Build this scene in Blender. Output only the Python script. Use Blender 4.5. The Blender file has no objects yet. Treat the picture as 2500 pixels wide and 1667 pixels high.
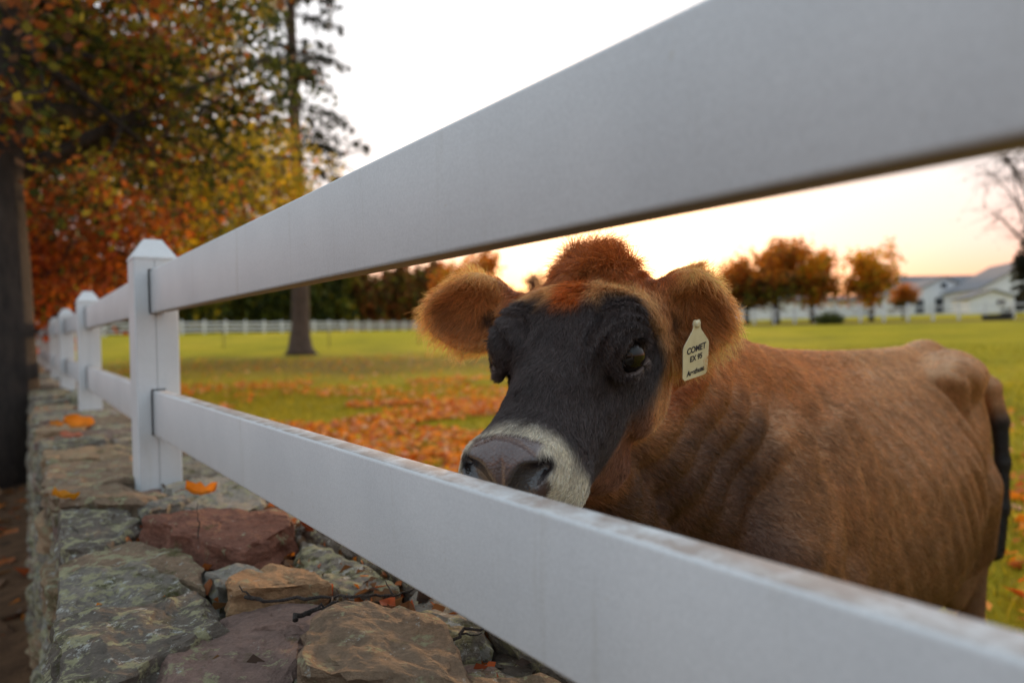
import bpy, bmesh, math
import numpy as np
from mathutils import Vector, Matrix

SKIP = set()
sc = bpy.context.scene
col = sc.collection
R = math.radians

# ------------------------------------------------------------------ camera
H = 1.28                                   # lens height above the pasture by the cow
PITCH, ROLL = 0.0117, -0.0202
cp, sp = math.cos(PITCH), math.sin(PITCH)
fw = Vector((0, cp, -sp)); up0 = Vector((0, sp, cp)); rt0 = Vector((1, 0, 0))
rt = rt0 * math.cos(ROLL) + up0 * math.sin(ROLL)
upv = -rt0 * math.sin(ROLL) + up0 * math.cos(ROLL)
cam_d = bpy.data.cameras.new('camera')
cam = bpy.data.objects.new('camera', cam_d)
col.objects.link(cam)
cam.matrix_world = Matrix(((rt.x, upv.x, -fw.x, 0), (rt.y, upv.y, -fw.y, 0), (rt.z, upv.z, -fw.z, H), (0, 0, 0, 1)))
cam_d.lens = 24.0; cam_d.sensor_width = 36.0
cam_d.clip_start = 0.02; cam_d.clip_end = 3000
cam_d.dof.use_dof = True
cam_d.dof.focus_distance = 0.98
cam_d.dof.aperture_fstop = 2.6
sc.camera = cam

# ------------------------------------------------------------------ sky and sun (dusk, sun low behind the cow)
SUN_AZ, SUN_EL = R(9.0), R(5.0)            # azimuth clockwise from +Y
sun_dir = Vector((math.sin(SUN_AZ) * math.cos(SUN_EL), math.cos(SUN_AZ) * math.cos(SUN_EL), math.sin(SUN_EL)))
world = bpy.data.worlds.new('World'); sc.world = world; world.use_nodes = True
nt = world.node_tree; nt.nodes.clear()
N = nt.nodes.new
out = N('ShaderNodeOutputWorld'); bg = N('ShaderNodeBackground')
sky = N('ShaderNodeTexSky'); sky.sky_type = 'NISHITA'; sky.sun_disc = False
sky.sun_elevation = SUN_EL; sky.sun_rotation = SUN_AZ; sky.air_density = 1.2; sky.dust_density = 2.5
tc = N('ShaderNodeTexCoord'); sep = N('ShaderNodeSeparateXYZ')
nt.links.new(tc.outputs['Generated'], sep.inputs[0])
ramp = N('ShaderNodeValToRGB')               # thin high cloud veil, pink towards the horizon all round
cr = ramp.color_ramp; cr.elements[0].position = 0.0; cr.elements[0].color = (.86, .30, .14, 1)
cr.elements[1].position = 1.0; cr.elements[1].color = (.82, .95, 1.06, 1)
for pos, c in ((.045, (.86, .35, .21)), (.10, (.76, .50, .48)), (.20, (.68, .65, .68)), (.34, (.80, .82, .85))):
    e = cr.elements.new(pos); e.color = (*c, 1)
nt.links.new(sep.outputs['Z'], ramp.inputs[0])
dot = N('ShaderNodeVectorMath'); dot.operation = 'DOT_PRODUCT'; dot.inputs[1].default_value = sun_dir
nrm = N('ShaderNodeVectorMath'); nrm.operation = 'NORMALIZE'
nt.links.new(tc.outputs['Generated'], nrm.inputs[0]); nt.links.new(nrm.outputs[0], dot.inputs[0])
def glow(power, colr, amount):
    p = N('ShaderNodeMath'); p.operation = 'POWER'; p.use_clamp = True
    mx = N('ShaderNodeMath'); mx.operation = 'MAXIMUM'; mx.inputs[1].default_value = 0
    nt.links.new(dot.outputs['Value'], mx.inputs[0]); nt.links.new(mx.outputs[0], p.inputs[0]); p.inputs[1].default_value = power
    m = N('ShaderNodeVectorMath'); m.operation = 'SCALE'; m.inputs[0].default_value = [c * amount for c in colr]
    nt.links.new(p.outputs[0], m.inputs['Scale'])
    return m
def addv(a, b):
    m = N('ShaderNodeVectorMath'); m.operation = 'ADD'; nt.links.new(a, m.inputs[0]); nt.links.new(b, m.inputs[1]); return m.outputs[0]
g1 = glow(60, (1.0, .42, .10), 1.9); g2 = glow(8, (1.0, .80, .74), .20)
nis = N('ShaderNodeVectorMath'); nis.operation = 'SCALE'; nis.inputs['Scale'].default_value = 0.03
nt.links.new(sky.outputs[0], nis.inputs[0])
half = N('ShaderNodeMapRange'); half.inputs['From Min'].default_value = -1; half.inputs['From Max'].default_value = 1
nt.links.new(dot.outputs['Value'], half.inputs['Value'])          # the sky opposite the sunset is dimmer and bluer
anti = N('ShaderNodeMix'); anti.data_type = 'RGBA'; anti.inputs[6].default_value = (.66, .78, .86, 1); anti.inputs[7].default_value = (1.04, 1.0, .98, 1)
nt.links.new(half.outputs[0], anti.inputs[0])
veil = N('ShaderNodeVectorMath'); veil.operation = 'MULTIPLY'; nt.links.new(ramp.outputs[0], veil.inputs[0]); nt.links.new(anti.outputs[2], veil.inputs[1])
tot = addv(addv(veil.outputs[0], nis.outputs[0]), addv(g1.outputs[0], g2.outputs[0]))
nt.links.new(tot, bg.inputs['Color']); bg.inputs['Strength'].default_value = 0.92
nt.links.new(bg.outputs[0], out.inputs[0])
sun_d = bpy.data.lights.new('sun', 'SUN'); sun_d.energy = 2.6; sun_d.angle = R(4); sun_d.color = (1.0, .60, .28)
sun_o = bpy.data.objects.new('sun', sun_d); col.objects.link(sun_o); sun_o.location = (5, 30, 20)
sun_o.rotation_euler = sun_dir.to_track_quat('Z', 'Y').to_euler()
sc.view_settings.view_transform = 'Standard'; sc.view_settings.look = 'None'
sc.view_settings.exposure = 0.46; sc.view_settings.gamma = 1.0
try: sc.view_settings.use_curve_mapping = False
except Exception: pass
sc.render.engine = 'CYCLES'
sc.cycles.max_bounces = 8; sc.cycles.transparent_max_bounces = 8
sc.cycles.use_denoising = True
sc.cycles.sample_clamp_indirect = 6.0

# ------------------------------------------------------------------ helpers
def tag(o, label=None, cat=None, group=None, kind=None):
    if label: o['label'] = label
    if cat: o['category'] = cat
    if group: o['group'] = group
    if kind: o['kind'] = kind
    return o
def empty(name, loc, parent=None):
    o = bpy.data.objects.new(name, None); col.objects.link(o); o.location = loc; o.empty_display_size = .1
    if parent: o.parent = parent
    return o
def make_mesh(name, V, F, smooth=True):
    """V (n,3) array, F (m,k) array of equal-size faces, or a list of arrays of differing size"""
    V = np.asarray(V, np.float32)
    Fs = F if isinstance(F, list) else [F]
    Fs = [np.asarray(f, np.int32) for f in Fs if len(f)]
    me = bpy.data.meshes.new(name)
    loops = np.concatenate([f.ravel() for f in Fs])
    tot = np.concatenate([np.full(len(f), f.shape[1], np.int32) for f in Fs])
    start = np.concatenate([[0], np.cumsum(tot)[:-1]]).astype(np.int32)
    me.vertices.add(len(V)); me.vertices.foreach_set('co', V.ravel())
    me.loops.add(len(loops)); me.loops.foreach_set('vertex_index', loops)
    me.polygons.add(len(tot)); me.polygons.foreach_set('loop_start', start); me.polygons.foreach_set('loop_total', tot)
    me.update(calc_edges=True); me.validate()
    me.polygons.foreach_set('use_smooth', np.full(len(me.polygons), bool(smooth)))
    return me
def obj(name, me, mat=None, parent=None, loc=None, rot=None):
    o = bpy.data.objects.new(name, me); col.objects.link(o)
    if mat is not None and (len(me.materials) == 0): me.materials.append(mat)
    if parent: o.parent = parent
    if loc is not None: o.location = loc
    if rot is not None: o.rotation_euler = rot
    return o
def vcol(me, C, name='col'):
    a = me.attributes.new(name, 'FLOAT_COLOR', 'POINT')
    C = np.asarray(C, np.float32)
    if C.shape[1] == 3: C = np.concatenate([C, np.ones((len(C), 1), np.float32)], 1)
    a.data.foreach_set('color', C.ravel())
def vfloat(me, C, name):
    a = me.attributes.new(name, 'FLOAT', 'POINT'); a.data.foreach_set('value', np.asarray(C, np.float32))
def hash3(i, j, k, seed):
    n = (i.astype(np.int64) * 73856093) ^ (j.astype(np.int64) * 19349663) ^ (k.astype(np.int64) * 83492791) ^ (seed * 2654435761)
    n = (n ^ (n >> 13)) * 1274126177; n = n & 0xffffffff; n = (n ^ (n >> 16)) * 2246822519 & 0xffffffff; n = n ^ (n >> 13)
    return (n & 0xffff) / 32767.5 - 1.0
def vnoise(P, freq, seed=0):
    """value noise in -1..1"""
    Q = np.asarray(P, float) * freq; I = np.floor(Q).astype(np.int64); f = Q - I; f = f * f * (3 - 2 * f)
    r = 0
    for dx in (0, 1):
        wx = f[:, 0] if dx else 1 - f[:, 0]
        for dy in (0, 1):
            wy = f[:, 1] if dy else 1 - f[:, 1]
            for dz in (0, 1):
                wz = f[:, 2] if dz else 1 - f[:, 2]
                r = r + wx * wy * wz * hash3(I[:, 0] + dx, I[:, 1] + dy, I[:, 2] + dz, seed)
    return r
def fbm(P, freq, seed=0, oct=3):
    r = 0; a = 1
    for o in range(oct): r = r + a * vnoise(P, freq * 2 ** o, seed + o); a *= .5
    return r
def sstep(a, b, x):
    t = np.clip((x - a) / (b - a), 0, 1); return t * t * (3 - 2 * t)
def unit(v):
    v = np.asarray(v, float); return v / np.linalg.norm(v, axis=-1, keepdims=True)
def tube(path, radii, n=8, cap=True):
    """verts, quads, tris of a tapered tube along a path"""
    P = np.asarray(path, float); m = len(P); T = np.gradient(P, axis=0); T = unit(T)
    ref = np.array([0, 0, 1.0]) if abs(T[0, 2]) < .9 else np.array([1.0, 0, 0])
    V = []; U = unit(np.cross(T[0], ref))
    for i in range(m):
        U = unit(U - T[i] * (U @ T[i])); W = np.cross(T[i], U)
        a = np.arange(n) * 2 * np.pi / n
        V.append(P[i] + radii[i] * (np.cos(a)[:, None] * U + np.sin(a)[:, None] * W))
    V = np.concatenate(V); idx = np.arange(m * n).reshape(m, n)
    Q = np.stack([idx[:-1], np.roll(idx[:-1], -1, 1), np.roll(idx[1:], -1, 1), idx[1:]], -1).reshape(-1, 4)
    Tr = np.zeros((0, 3), int)
    if cap:
        c0, c1 = len(V), len(V) + 1; V = np.concatenate([V, P[:1], P[-1:]])
        Tr = np.concatenate([np.stack([np.full(n, c0), np.roll(idx[0], -1), idx[0]], -1), np.stack([np.full(n, c1), idx[-1], np.roll(idx[-1], -1)], -1)])
    return V, Q, Tr
def extrude_profile(prof, A, B, X, Y, close=True):
    """sweep a closed 2D profile (k,2) from A to B with axes X, Y -> verts, faces"""
    prof = np.asarray(prof, float); k = len(prof)
    base = prof[:, :1] * np.asarray(X) + prof[:, 1:] * np.asarray(Y)
    V = np.concatenate([base + np.asarray(A), base + np.asarray(B)])
    i = np.arange(k); j = (i + 1) % k
    return V, np.stack([i, j, j + k, i + k], -1), [np.arange(k)[::-1][None], (np.arange(k) + k)[None]]
def rounded_rect(w, h, r, n=3):
    pts = []
    for cx, cy, a0 in ((w / 2 - r, h / 2 - r, 0), (-w / 2 + r, h / 2 - r, 90), (-w / 2 + r, -h / 2 + r, 180), (w / 2 - r, -h / 2 + r, 270)):
        for i in range(n + 1):
            a = R(a0 + 90 * i / n); pts.append((cx + r * math.cos(a), cy + r * math.sin(a)))
    return np.array(pts)
def box_vf(lo, hi):
    x0, y0, z0 = lo; x1, y1, z1 = hi
    V = np.array([(x0, y0, z0), (x1, y0, z0), (x1, y1, z0), (x0, y1, z0), (x0, y0, z1), (x1, y0, z1), (x1, y1, z1), (x0, y1, z1)], float)
    F = np.array([(0, 3, 2, 1), (4, 5, 6, 7), (0, 1, 5, 4), (1, 2, 6, 5), (2, 3, 7, 6), (3, 0, 4, 7)])
    return V, F

# ------------------------------------------------------------------ materials
def new_mat(name):
    m = bpy.data.materials.new(name); m.use_nodes = True
    b = m.node_tree.nodes['Principled BSDF']
    return m, m.node_tree, b
def nd(t, typ, **kw):
    n = t.nodes.new(typ)
    for k, v in kw.items(): setattr(n, k, v)
    return n
def noise_node(t, scale, detail=4, rough=.55, coord='Object', stretch=None):
    tcn = nd(t, 'ShaderNodeTexCoord'); n = nd(t, 'ShaderNodeTexNoise')
    n.inputs['Scale'].default_value = scale; n.inputs['Detail'].default_value = detail; n.inputs['Roughness'].default_value = rough
    src = tcn.outputs[coord]
    if stretch:
        mp = nd(t, 'ShaderNodeMapping'); mp.inputs['Scale'].default_value = stretch
        t.links.new(src, mp.inputs[0]); src = mp.outputs[0]
    t.links.new(src, n.inputs['Vector'])
    return n
def ramp_node(t, src, stops):
    r = nd(t, 'ShaderNodeValToRGB'); e = r.color_ramp.elements
    while len(e) < len(stops): e.new(.5)
    for el, (p, c) in zip(e, stops):
        el.position = p; el.color = (*c, 1) if len(c) == 3 else c
    t.links.new(src, r.inputs[0]); return r
def mix_node(t, fac, a, b, mode='MIX'):
    m = nd(t, 'ShaderNodeMix', data_type='RGBA', blend_type=mode)
    for inp, v in ((m.inputs[0], fac), (m.inputs[6], a), (m.inputs[7], b)):
        if hasattr(v, 'is_output'): t.links.new(v, inp)
        elif isinstance(v, (int, float)): inp.default_value = v
        else: inp.default_value = (*v, 1)
    return m.outputs[2]
def bump(t, b, height, strength, dist):
    n = nd(t, 'ShaderNodeBump'); n.inputs['Strength'].default_value = strength; n.inputs['Distance'].default_value = dist
    t.links.new(height, n.inputs['Height']); t.links.new(n.outputs[0], b.inputs['Normal']); return n
def attr_node(t, name):
    a = nd(t, 'ShaderNodeAttribute'); a.attribute_name = name; return a

def mat_white_paint():
    m, t, b = new_mat('white_paint')
    n1 = noise_node(t, 3.0, 5, .6); n2 = noise_node(t, 60, 4, .6)
    c = ramp_node(t, n1.outputs[0], [(.25, (.58, .60, .612)), (.6, (.68, .695, .70))]).outputs[0]
    sp_ = ramp_node(t, n2.outputs[0], [(.70, (0, 0, 0)), (.78, (1, 1, 1))]).outputs[0]
    c = mix_node(t, sp_, c, (.55, .53, .48))
    # weathered grime lies on upward faces
    g = nd(t, 'ShaderNodeNewGeometry'); s = nd(t, 'ShaderNodeSeparateXYZ'); t.links.new(g.outputs['Normal'], s.inputs[0])
    upf = ramp_node(t, s.outputs['Z'], [(.75, (0, 0, 0)), (.95, (1, 1, 1))]).outputs[0]
    n3 = noise_node(t, 22, 6, .7)
    gr = ramp_node(t, n3.outputs[0], [(.34, (.10, .10, .10)), (.56, (.92, .92, .92))]).outputs[0]
    mm = nd(t, 'ShaderNodeMath', operation='MULTIPLY'); t.links.new(upf, mm.inputs[0]); t.links.new(gr, mm.inputs[1])
    c = mix_node(t, mm.outputs[0], c, (.30, .23, .19))
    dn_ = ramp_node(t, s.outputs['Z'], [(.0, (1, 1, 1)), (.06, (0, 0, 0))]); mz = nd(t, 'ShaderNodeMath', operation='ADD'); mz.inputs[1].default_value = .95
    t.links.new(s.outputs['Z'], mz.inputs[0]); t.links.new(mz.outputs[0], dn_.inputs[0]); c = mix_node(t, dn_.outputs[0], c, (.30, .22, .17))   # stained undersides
    n7 = noise_node(t, 26, 5, .7, stretch=(1, 1, .07)); c = mix_node(t, ramp_node(t, n7.outputs[0], [(.60, (0, 0, 0)), (.80, (.5, .5, .5))]).outputs[0], c, (.45, .44, .39))   # faint run-off streaks
    n6 = noise_node(t, 320, 3, .7); c = mix_node(t, .34, c, ramp_node(t, n6.outputs[0], [(.35, (.72, .72, .72)), (.65, (1.1, 1.1, 1.1))]).outputs[0], 'MULTIPLY')
    t.links.new(c, b.inputs['Base Color']); b.inputs['Roughness'].default_value = .48
    n4 = noise_node(t, 14, 6, .6, stretch=(1, 1, 6)); bump(t, b, n4.outputs[0], .05, .006)
    return m
M_WHITE = mat_white_paint()
M_DARKGAP, _t, _b = new_mat('dark_gap'); _b.inputs['Base Color'].default_value = (.012, .02, .018, 1); _b.inputs['Roughness'].default_value = .9

# ------------------------------------------------------------------ fence line frame
TH1, TH2 = 0.6429, 0.622
d1 = np.array([-math.sin(TH1), math.cos(TH1), 0]); n1v = np.array([math.cos(TH1), math.sin(TH1), 0])
d2 = np.array([-math.sin(TH2), math.cos(TH2), 0]); n2v = np.array([math.cos(TH2), math.sin(TH2), 0])
POSTW, RAILT = .128, .038
PC = .389 + RAILT / 2
C1 = n1v * PC + d1 * (2.46 + POSTW / 2)
SPACING = 2.75
RAILS = ((H + .0886, H + .2265), (H - .304, H - .161))
WALL_TOP = H - .465

def build_near_fence():
    root = tag(empty('paddock_fence', C1), 'white painted two-rail fence with pointed posts standing on the stone wall', 'fence')
    posts = [C1 - d1 * SPACING] + [C1 + d2 * SPACING * k for k in range(0, 13)]
    capz = H + .268
    w = POSTW / 2; g = .0012; dep = .004
    prof = [(-w, -w + .004), (-w + .004, -w), (-g - .004, -w), (-g - .004, -w + dep), (g - .004, -w + dep), (g - .004, -w), (w - .004, -w), (w, -w + .004), (w, w - .004), (w - .004, w), (-w + .004, w), (-w, w - .004)]
    for i, c in enumerate(posts):
        dd, nn = (d1, n1v) if i <= 1 else (d2, n2v)
        V, F, caps = extrude_profile(prof, c + [0, 0, .05], c + [0, 0, capz], nn, dd)
        V = V - C1
        me = make_mesh('post', V, [F] + caps, smooth=False)
        if i in (1, 2, 3):      # cut the mortises the rails run into
            tmp = bpy.data.objects.new('tmp', me); col.objects.link(tmp)
            for zlo, zhi in RAILS:
                hV, hF, hc = extrude_profile(rounded_rect(RAILT + .007, zhi - zlo + .007, .004, 2), c - C1 - dd * .2 + [0, 0, (zlo + zhi) / 2 + .001], c - C1 - dd * .005 + [0, 0, (zlo + zhi) / 2 + .001], nn, [0, 0, 1])
                hV = hV - nn * .0015
                cm = make_mesh('cut', hV, [hF] + hc, smooth=False); co = bpy.data.objects.new('cut', cm); col.objects.link(co)
                bm = bmesh.new(); bm.from_mesh(cm); bmesh.ops.recalc_face_normals(bm, faces=bm.faces); bm.to_mesh(cm); bm.free()
                bm = bmesh.new(); bm.from_mesh(me); bmesh.ops.recalc_face_normals(bm, faces=bm.faces); bm.to_mesh(me); bm.free()
                md = tmp.modifiers.new('b', 'BOOLEAN'); md.operation = 'DIFFERENCE'; md.object = co; md.solver = 'EXACT'
                bpy.context.view_layer.update()
                me2 = bpy.data.meshes.new_from_object(tmp.evaluated_get(bpy.context.evaluated_depsgraph_get()))
                tmp.modifiers.clear(); tmp.data = me2; me = me2; me.name = 'post'
                bpy.data.objects.remove(co)
            bpy.data.objects.remove(tmp)
        po = obj('post', me, M_WHITE, root)
        # truncated pyramid cap
        tw = .026; ch = .064; o_ = .0015
        base = [(-w - o_, -w - o_), (w + o_, -w - o_), (w + o_, w + o_), (-w - o_, w + o_)]
        top = [(-tw, -tw), (tw, -tw), (tw, tw), (-tw, tw)]
        CV = [nn * x + dd * y + [0, 0, capz - .004] for x, y in base] + [nn * x + dd * y + [0, 0, capz + .002] for x, y in base] + [nn * x + dd * y + [0, 0, capz + ch] for x, y in top]
        CF = [[0, 1, 5, 4], [1, 2, 6, 5], [2, 3, 7, 6], [3, 0, 4, 7], [4, 5, 9, 8], [5, 6, 10, 9], [6, 7, 11, 10], [7, 4, 8, 11], [8, 9, 10, 11], [3, 2, 1, 0]]
        obj('post_cap', make_mesh('post_cap', np.array(CV) + (c - C1), np.array(CF), smooth=False), M_WHITE, po)
    for a, b_ in zip(posts[:-1], posts[1:]):
        dv = unit(b_ - a); nv = np.array([dv[1], -dv[0], 0])
        for zlo, zhi in RAILS:
            zc = (zlo + zhi) / 2; prof = rounded_rect(RAILT, zhi - zlo, .005, 3)
            L = np.linalg.norm(b_ - a); ns = 12
            rings = []
            for k in range(ns + 1):
                u_ = .05 + (L - .10) * k / ns
                rings.append((prof[:, :1] * nv + prof[:, 1:] * np.array([0, 0, 1])) + a + dv * u_ + [0, 0, zc] - C1)
            V = np.concatenate(rings); kk = len(prof); idx = np.arange((ns + 1) * kk).reshape(ns + 1, kk)
            Q = np.stack([idx[:-1], np.roll(idx[:-1], -1, 1), np.roll(idx[1:], -1, 1), idx[1:]], -1).reshape(-1, 4)
            me = make_mesh('rail', V, [Q, idx[0][::-1][None], idx[-1][None]], smooth=True)
            obj('rail', me, M_WHITE, root)
    return root
if 'fence' not in SKIP: build_near_fence()

# ------------------------------------------------------------------ ground
def ground_z(x, y):
    """pasture: level by the wall, rising gently to the far fences"""
    x = np.asarray(x, float); y = np.asarray(y, float)
    r = np.sqrt(x * x + y * y)
    k = sstep(-.2, .3, np.arctan2(x, np.maximum(y, .01)))
    zl = np.interp(r, [0, 6, 12, 20, 33, 48, 61, 75, 90, 110, 200, 1600], [0, 0, .06, .18, .50, .95, 1.45, 1.85, 2.0, 2.0, 3.0, 12])
    zr = np.interp(r, [0, 6, 12, 20, 33, 48, 61, 75, 90, 110, 200, 1600], [0, 0, .06, .22, .60, 1.12, 1.52, 1.85, 2.2, 2.7, 4.5, 14])
    return zl * (1 - k) + zr * k + .03 * np.sin(x * .35 + 1) * np.sin(y * .27) * sstep(3, 12, r)
def fence_coord(x, y):
    """distance across the fence line: positive on the pasture side"""
    return x * n2v[0] + y * n2v[1]
def mat_ground():
    m, t, b = new_mat('pasture')
    tcn = nd(t, 'ShaderNodeTexCoord')
    n1 = noise_node(t, .35, 6, .6); n2 = noise_node(t, 9, 6, .7); n3 = noise_node(t, 70, 5, .7)
    g = ramp_node(t, n1.outputs[0], [(.28, (.21, .185, .012)), (.42, (.38, .305, .014)), (.58, (.50, .375, .016)), (.74, (.56, .37, .030))]).outputs[0]
    g2 = ramp_node(t, n2.outputs[0], [(.25, (.62, .66, .50)), (.6, (1.1, 1.08, 1.0))]).outputs[0]
    g = mix_node(t, .8, g, g2, 'MULTIPLY')
    g3 = ramp_node(t, n3.outputs[0], [(.3, (.6, .6, .5)), (.65, (1.2, 1.2, 1.1))]).outputs[0]
    g = mix_node(t, .7, g, g3, 'MULTIPLY')
    w = attr_node(t, 'bare')
    dirt = ramp_node(t, n2.outputs[0], [(.3, (.075, .040, .022)), (.7, (.19, .105, .055))]).outputs[0]
    c = mix_node(t, w.outputs['Fac'], g, dirt)
    t.links.new(c, b.inputs['Base Color']); b.inputs['Roughness'].default_value = .95; b.inputs['Specular IOR Level'].default_value = .1
    ad = nd(t, 'ShaderNodeMath', operation='ADD'); t.links.new(n2.outputs[0], ad.inputs[0]); t.links.new(n3.outputs[0], ad.inputs[1])
    bump(t, b, ad.outputs[0], .9, .05)
    return m
def build_ground():
    # polar sheet, dense near the camera, out to the horizon
    rr = np.concatenate([[0], np.geomspace(.5, 1600, 110)]); na = 160
    aa = np.arange(na) * 2 * np.pi / na
    X = (rr[:, None] * np.sin(aa)).ravel(); Y = (rr[:, None] * np.cos(aa)).ravel()
    Z = ground_z(X, Y)
    out_ = fence_coord(X, Y)
    Z = Z - .10 * (1 - sstep(-.6, .2, out_)) * (np.hypot(X, Y) < 60)
    idx = np.arange(len(rr) * na).reshape(len(rr), na)
    Q = np.stack([idx[:-1], idx[1:], np.roll(idx[1:], -1, 1), np.roll(idx[:-1], -1, 1)], -1).reshape(-1, 4)
    me = make_mesh('ground', np.stack([X, Y, Z], -1), Q)
    P = np.stack([X, Y, Z], -1)
    bare = 1 - sstep(.15, .6, out_ + .1 * fbm(P, 2, 3))                       # leafy lane outside the wall
    tree = np.array([-9.9, 31.5]); bare = np.maximum(bare, .75 * (1 - sstep(3, 13, np.hypot(X - tree[0] - 3, (Y - tree[1] + 7) * 1.6) + 1.5 * fbm(P, .4, 8))))
    strip = np.abs(Y - (80 - .66 * X) + 5.5); bare = np.maximum(bare, (1 - sstep(3.5, 6.0, strip)) * sstep(4, 10, X) * .9)
    vfloat(me, bare, 'bare')
    tag(obj('ground', me, mat_ground()), kind='structure')
build_ground()

# ------------------------------------------------------------------ dry stone wall under the fence
def wpt(s_, p_, z): return d2 * s_ + n2v * p_ + np.array([0, 0, z])
def mat_stone():
    m, t, b = new_mat('field_stone')
    a = attr_node(t, 'col'); li = attr_node(t, 'lich')
    n1 = noise_node(t, 9, 9, .72, stretch=(1, 2.2, 5)); n2 = noise_node(t, 26, 8, .7); n3 = noise_node(t, 85, 6, .7); n4 = noise_node(t, 11, 5, .7)
    c = mix_node(t, .75, a.outputs['Color'], ramp_node(t, n1.outputs[0], [(.25, (.38, .36, .36)), (.5, (.9, .88, .86)), (.75, (1.35, 1.25, 1.15))]).outputs[0], 'MULTIPLY')
    c = mix_node(t, .65, c, ramp_node(t, n3.outputs[0], [(.3, (.5, .5, .5)), (.7, (1.2, 1.2, 1.2))]).outputs[0], 'MULTIPLY')
    def spots(nz, lo_, hi_, amt):
        ad = nd(t, 'ShaderNodeMath', operation='MULTIPLY_ADD'); ad.inputs[1].default_value = amt
        t.links.new(li.outputs['Fac'], ad.inputs[0]); t.links.new(nz.outputs[0], ad.inputs[2])
        return ramp_node(t, ad.outputs[0], [(lo_, (0, 0, 0)), (hi_, (1, 1, 1))]).outputs[0]
    moss = spots(n4, .66, .80, .20); c = mix_node(t, moss, c, (.085, .080, .024))
    l1 = spots(n2, .63, .69, .17); c = mix_node(t, l1, c, mix_node(t, n3.outputs[0], (.22, .20, .10), (.48, .45, .28)))
    n5 = noise_node(t, 34, 7, .75, stretch=(1.3, 1.1, 1)); l2 = spots(n5, .68, .73, .15); c = mix_node(t, l2, c, (.46, .45, .40))
    t.links.new(c, b.inputs['Base Color']); b.inputs['Roughness'].default_value = .88; b.inputs['Specular IOR Level'].default_value = .25
    ad = nd(t, 'ShaderNodeMath', operation='ADD'); t.links.new(n2.outputs[0], ad.inputs[0]); t.links.new(n3.outputs[0], ad.inputs[1])
    ad2 = nd(t, 'ShaderNodeMath', operation='MULTIPLY_ADD'); ad2.inputs[1].default_value = 1.2; t.links.new(n1.outputs[0], ad2.inputs[0]); t.links.new(ad.outputs[0], ad2.inputs[2])
    bump(t, b, ad2.outputs[0], 1.0, .014)
    return m
M_STONE = mat_stone()
STONE_COLS = {'grey': (.27, .24, .20), 'purple': (.30, .20, .165), 'tan': (.40, .27, .16), 'orange': (.46, .27, .14), 'red': (.27, .115, .075), 'dark': (.19, .16, .13), 'brown': (.31, .215, .14), 'pale': (.36, .33, .28)}
def stone_mesh(poly, ztop, thick, seed, na=26, rings=4, tilt=(0, 0), amp=.006, rgb=(.15, .14, .13), lich=.4, jag=.02):
    """a split slab with an uneven top and layered edges; poly in wall coordinates (along, across)"""
    poly = np.array(poly, float); k = len(poly)
    nxt = np.roll(poly, -1, 0); seg = np.linalg.norm(nxt - poly, axis=1); cum = np.concatenate([[0], np.cumsum(seg)])
    u_ = np.linspace(0, cum[-1], na, endpoint=False); i = np.clip(np.searchsorted(cum, u_, 'right') - 1, 0, k - 1)
    B = poly[i] + (nxt[i] - poly[i]) * ((u_ - cum[i]) / seg[i])[:, None]
    B = .12 * np.roll(B, 1, 0) + .76 * B + .12 * np.roll(B, -1, 0)
    c = B.mean(0); size = np.sqrt(((B - c) ** 2).sum(1).mean())
    rnd_ = np.concatenate([B * 1.0, np.full((na, 1), seed * 3.7)], 1)
    B = c + (B - c) * (1 + jag * 3 * fbm(rnd_, 18, seed, 3) * .5)[:, None]
    prof = [(f, 0.0) for f in np.linspace(0, .93, rings + 1)[1:]] + [(.985, -.07), (1.0, -.20), (.995, -.42), (1.01, -.55), (.985, -.75), (.97, -1.0)]
    P = [np.array([[c[0], c[1], 0.0]])]
    for f, dz in prof:
        P.append(np.concatenate([c + (B - c) * f, np.full((na, 1), dz * thick)], 1))
    P = np.concatenate(P)
    top = P[:, 2] > -.3 * thick
    wp = np.stack([P[:, 0], P[:, 1], P[:, 2] + seed * 1.3], -1)
    stp = 2.2 * fbm(np.stack([wp[:, 0], wp[:, 1] * 1.8, wp[:, 2]], -1), 9, seed + 21, 2); P[:, 2] += np.where(top, amp * .30 * (np.floor(stp) + sstep(.75, 1, stp - np.floor(stp))), 0)     # split layers
    P[:, 2] += np.where(top, amp * (.8 * fbm(wp, 6 / max(size * 6, .4), seed, 2) + .42 * fbm(np.stack([wp[:, 0] * .6, wp[:, 1], wp[:, 2]], -1), 36, seed + 5, 3)), 0)
    lay = vnoise(np.stack([wp[:, 0] * .3, wp[:, 1] * .3, wp[:, 2] * 5.5], -1), 16, seed + 9)
    push = np.where(P[:, 2] < -.04 * thick, amp * 1.4 * (lay + fbm(wp, 24, seed + 3, 2)), 0)
    dirv = P[:, :2] - c; dirv = dirv / (np.linalg.norm(dirv, axis=1, keepdims=True) + 1e-6)
    P[:, :2] += dirv * push[:, None]
    P[:, 2] += (P[:, 0] - c[0]) * tilt[0] + (P[:, 1] - c[1]) * tilt[1] + ztop
    n_r = len(prof); idx = 1 + np.arange(n_r * na).reshape(n_r, na)
    T = np.stack([np.zeros(na, int), idx[0], np.roll(idx[0], -1)], -1)
    Q = np.stack([idx[:-1], idx[1:], np.roll(idx[1:], -1, 1), np.roll(idx[:-1], -1, 1)], -1).reshape(-1, 4)
    W = P[:, :1] * d2 + P[:, 1:2] * n2v; W[:, 2] = P[:, 2]
    cross = np.cross(d2, n2v)[2]
    if (np.sum(B[:, 0] * np.roll(B[:, 1], -1) - np.roll(B[:, 0], -1) * B[:, 1]) > 0) != (cross > 0): T = T[:, ::-1]; Q = Q[:, ::-1]
    return W, [T, Q], np.tile(rgb, (len(W), 1)), np.full(len(W), lich)
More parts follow.
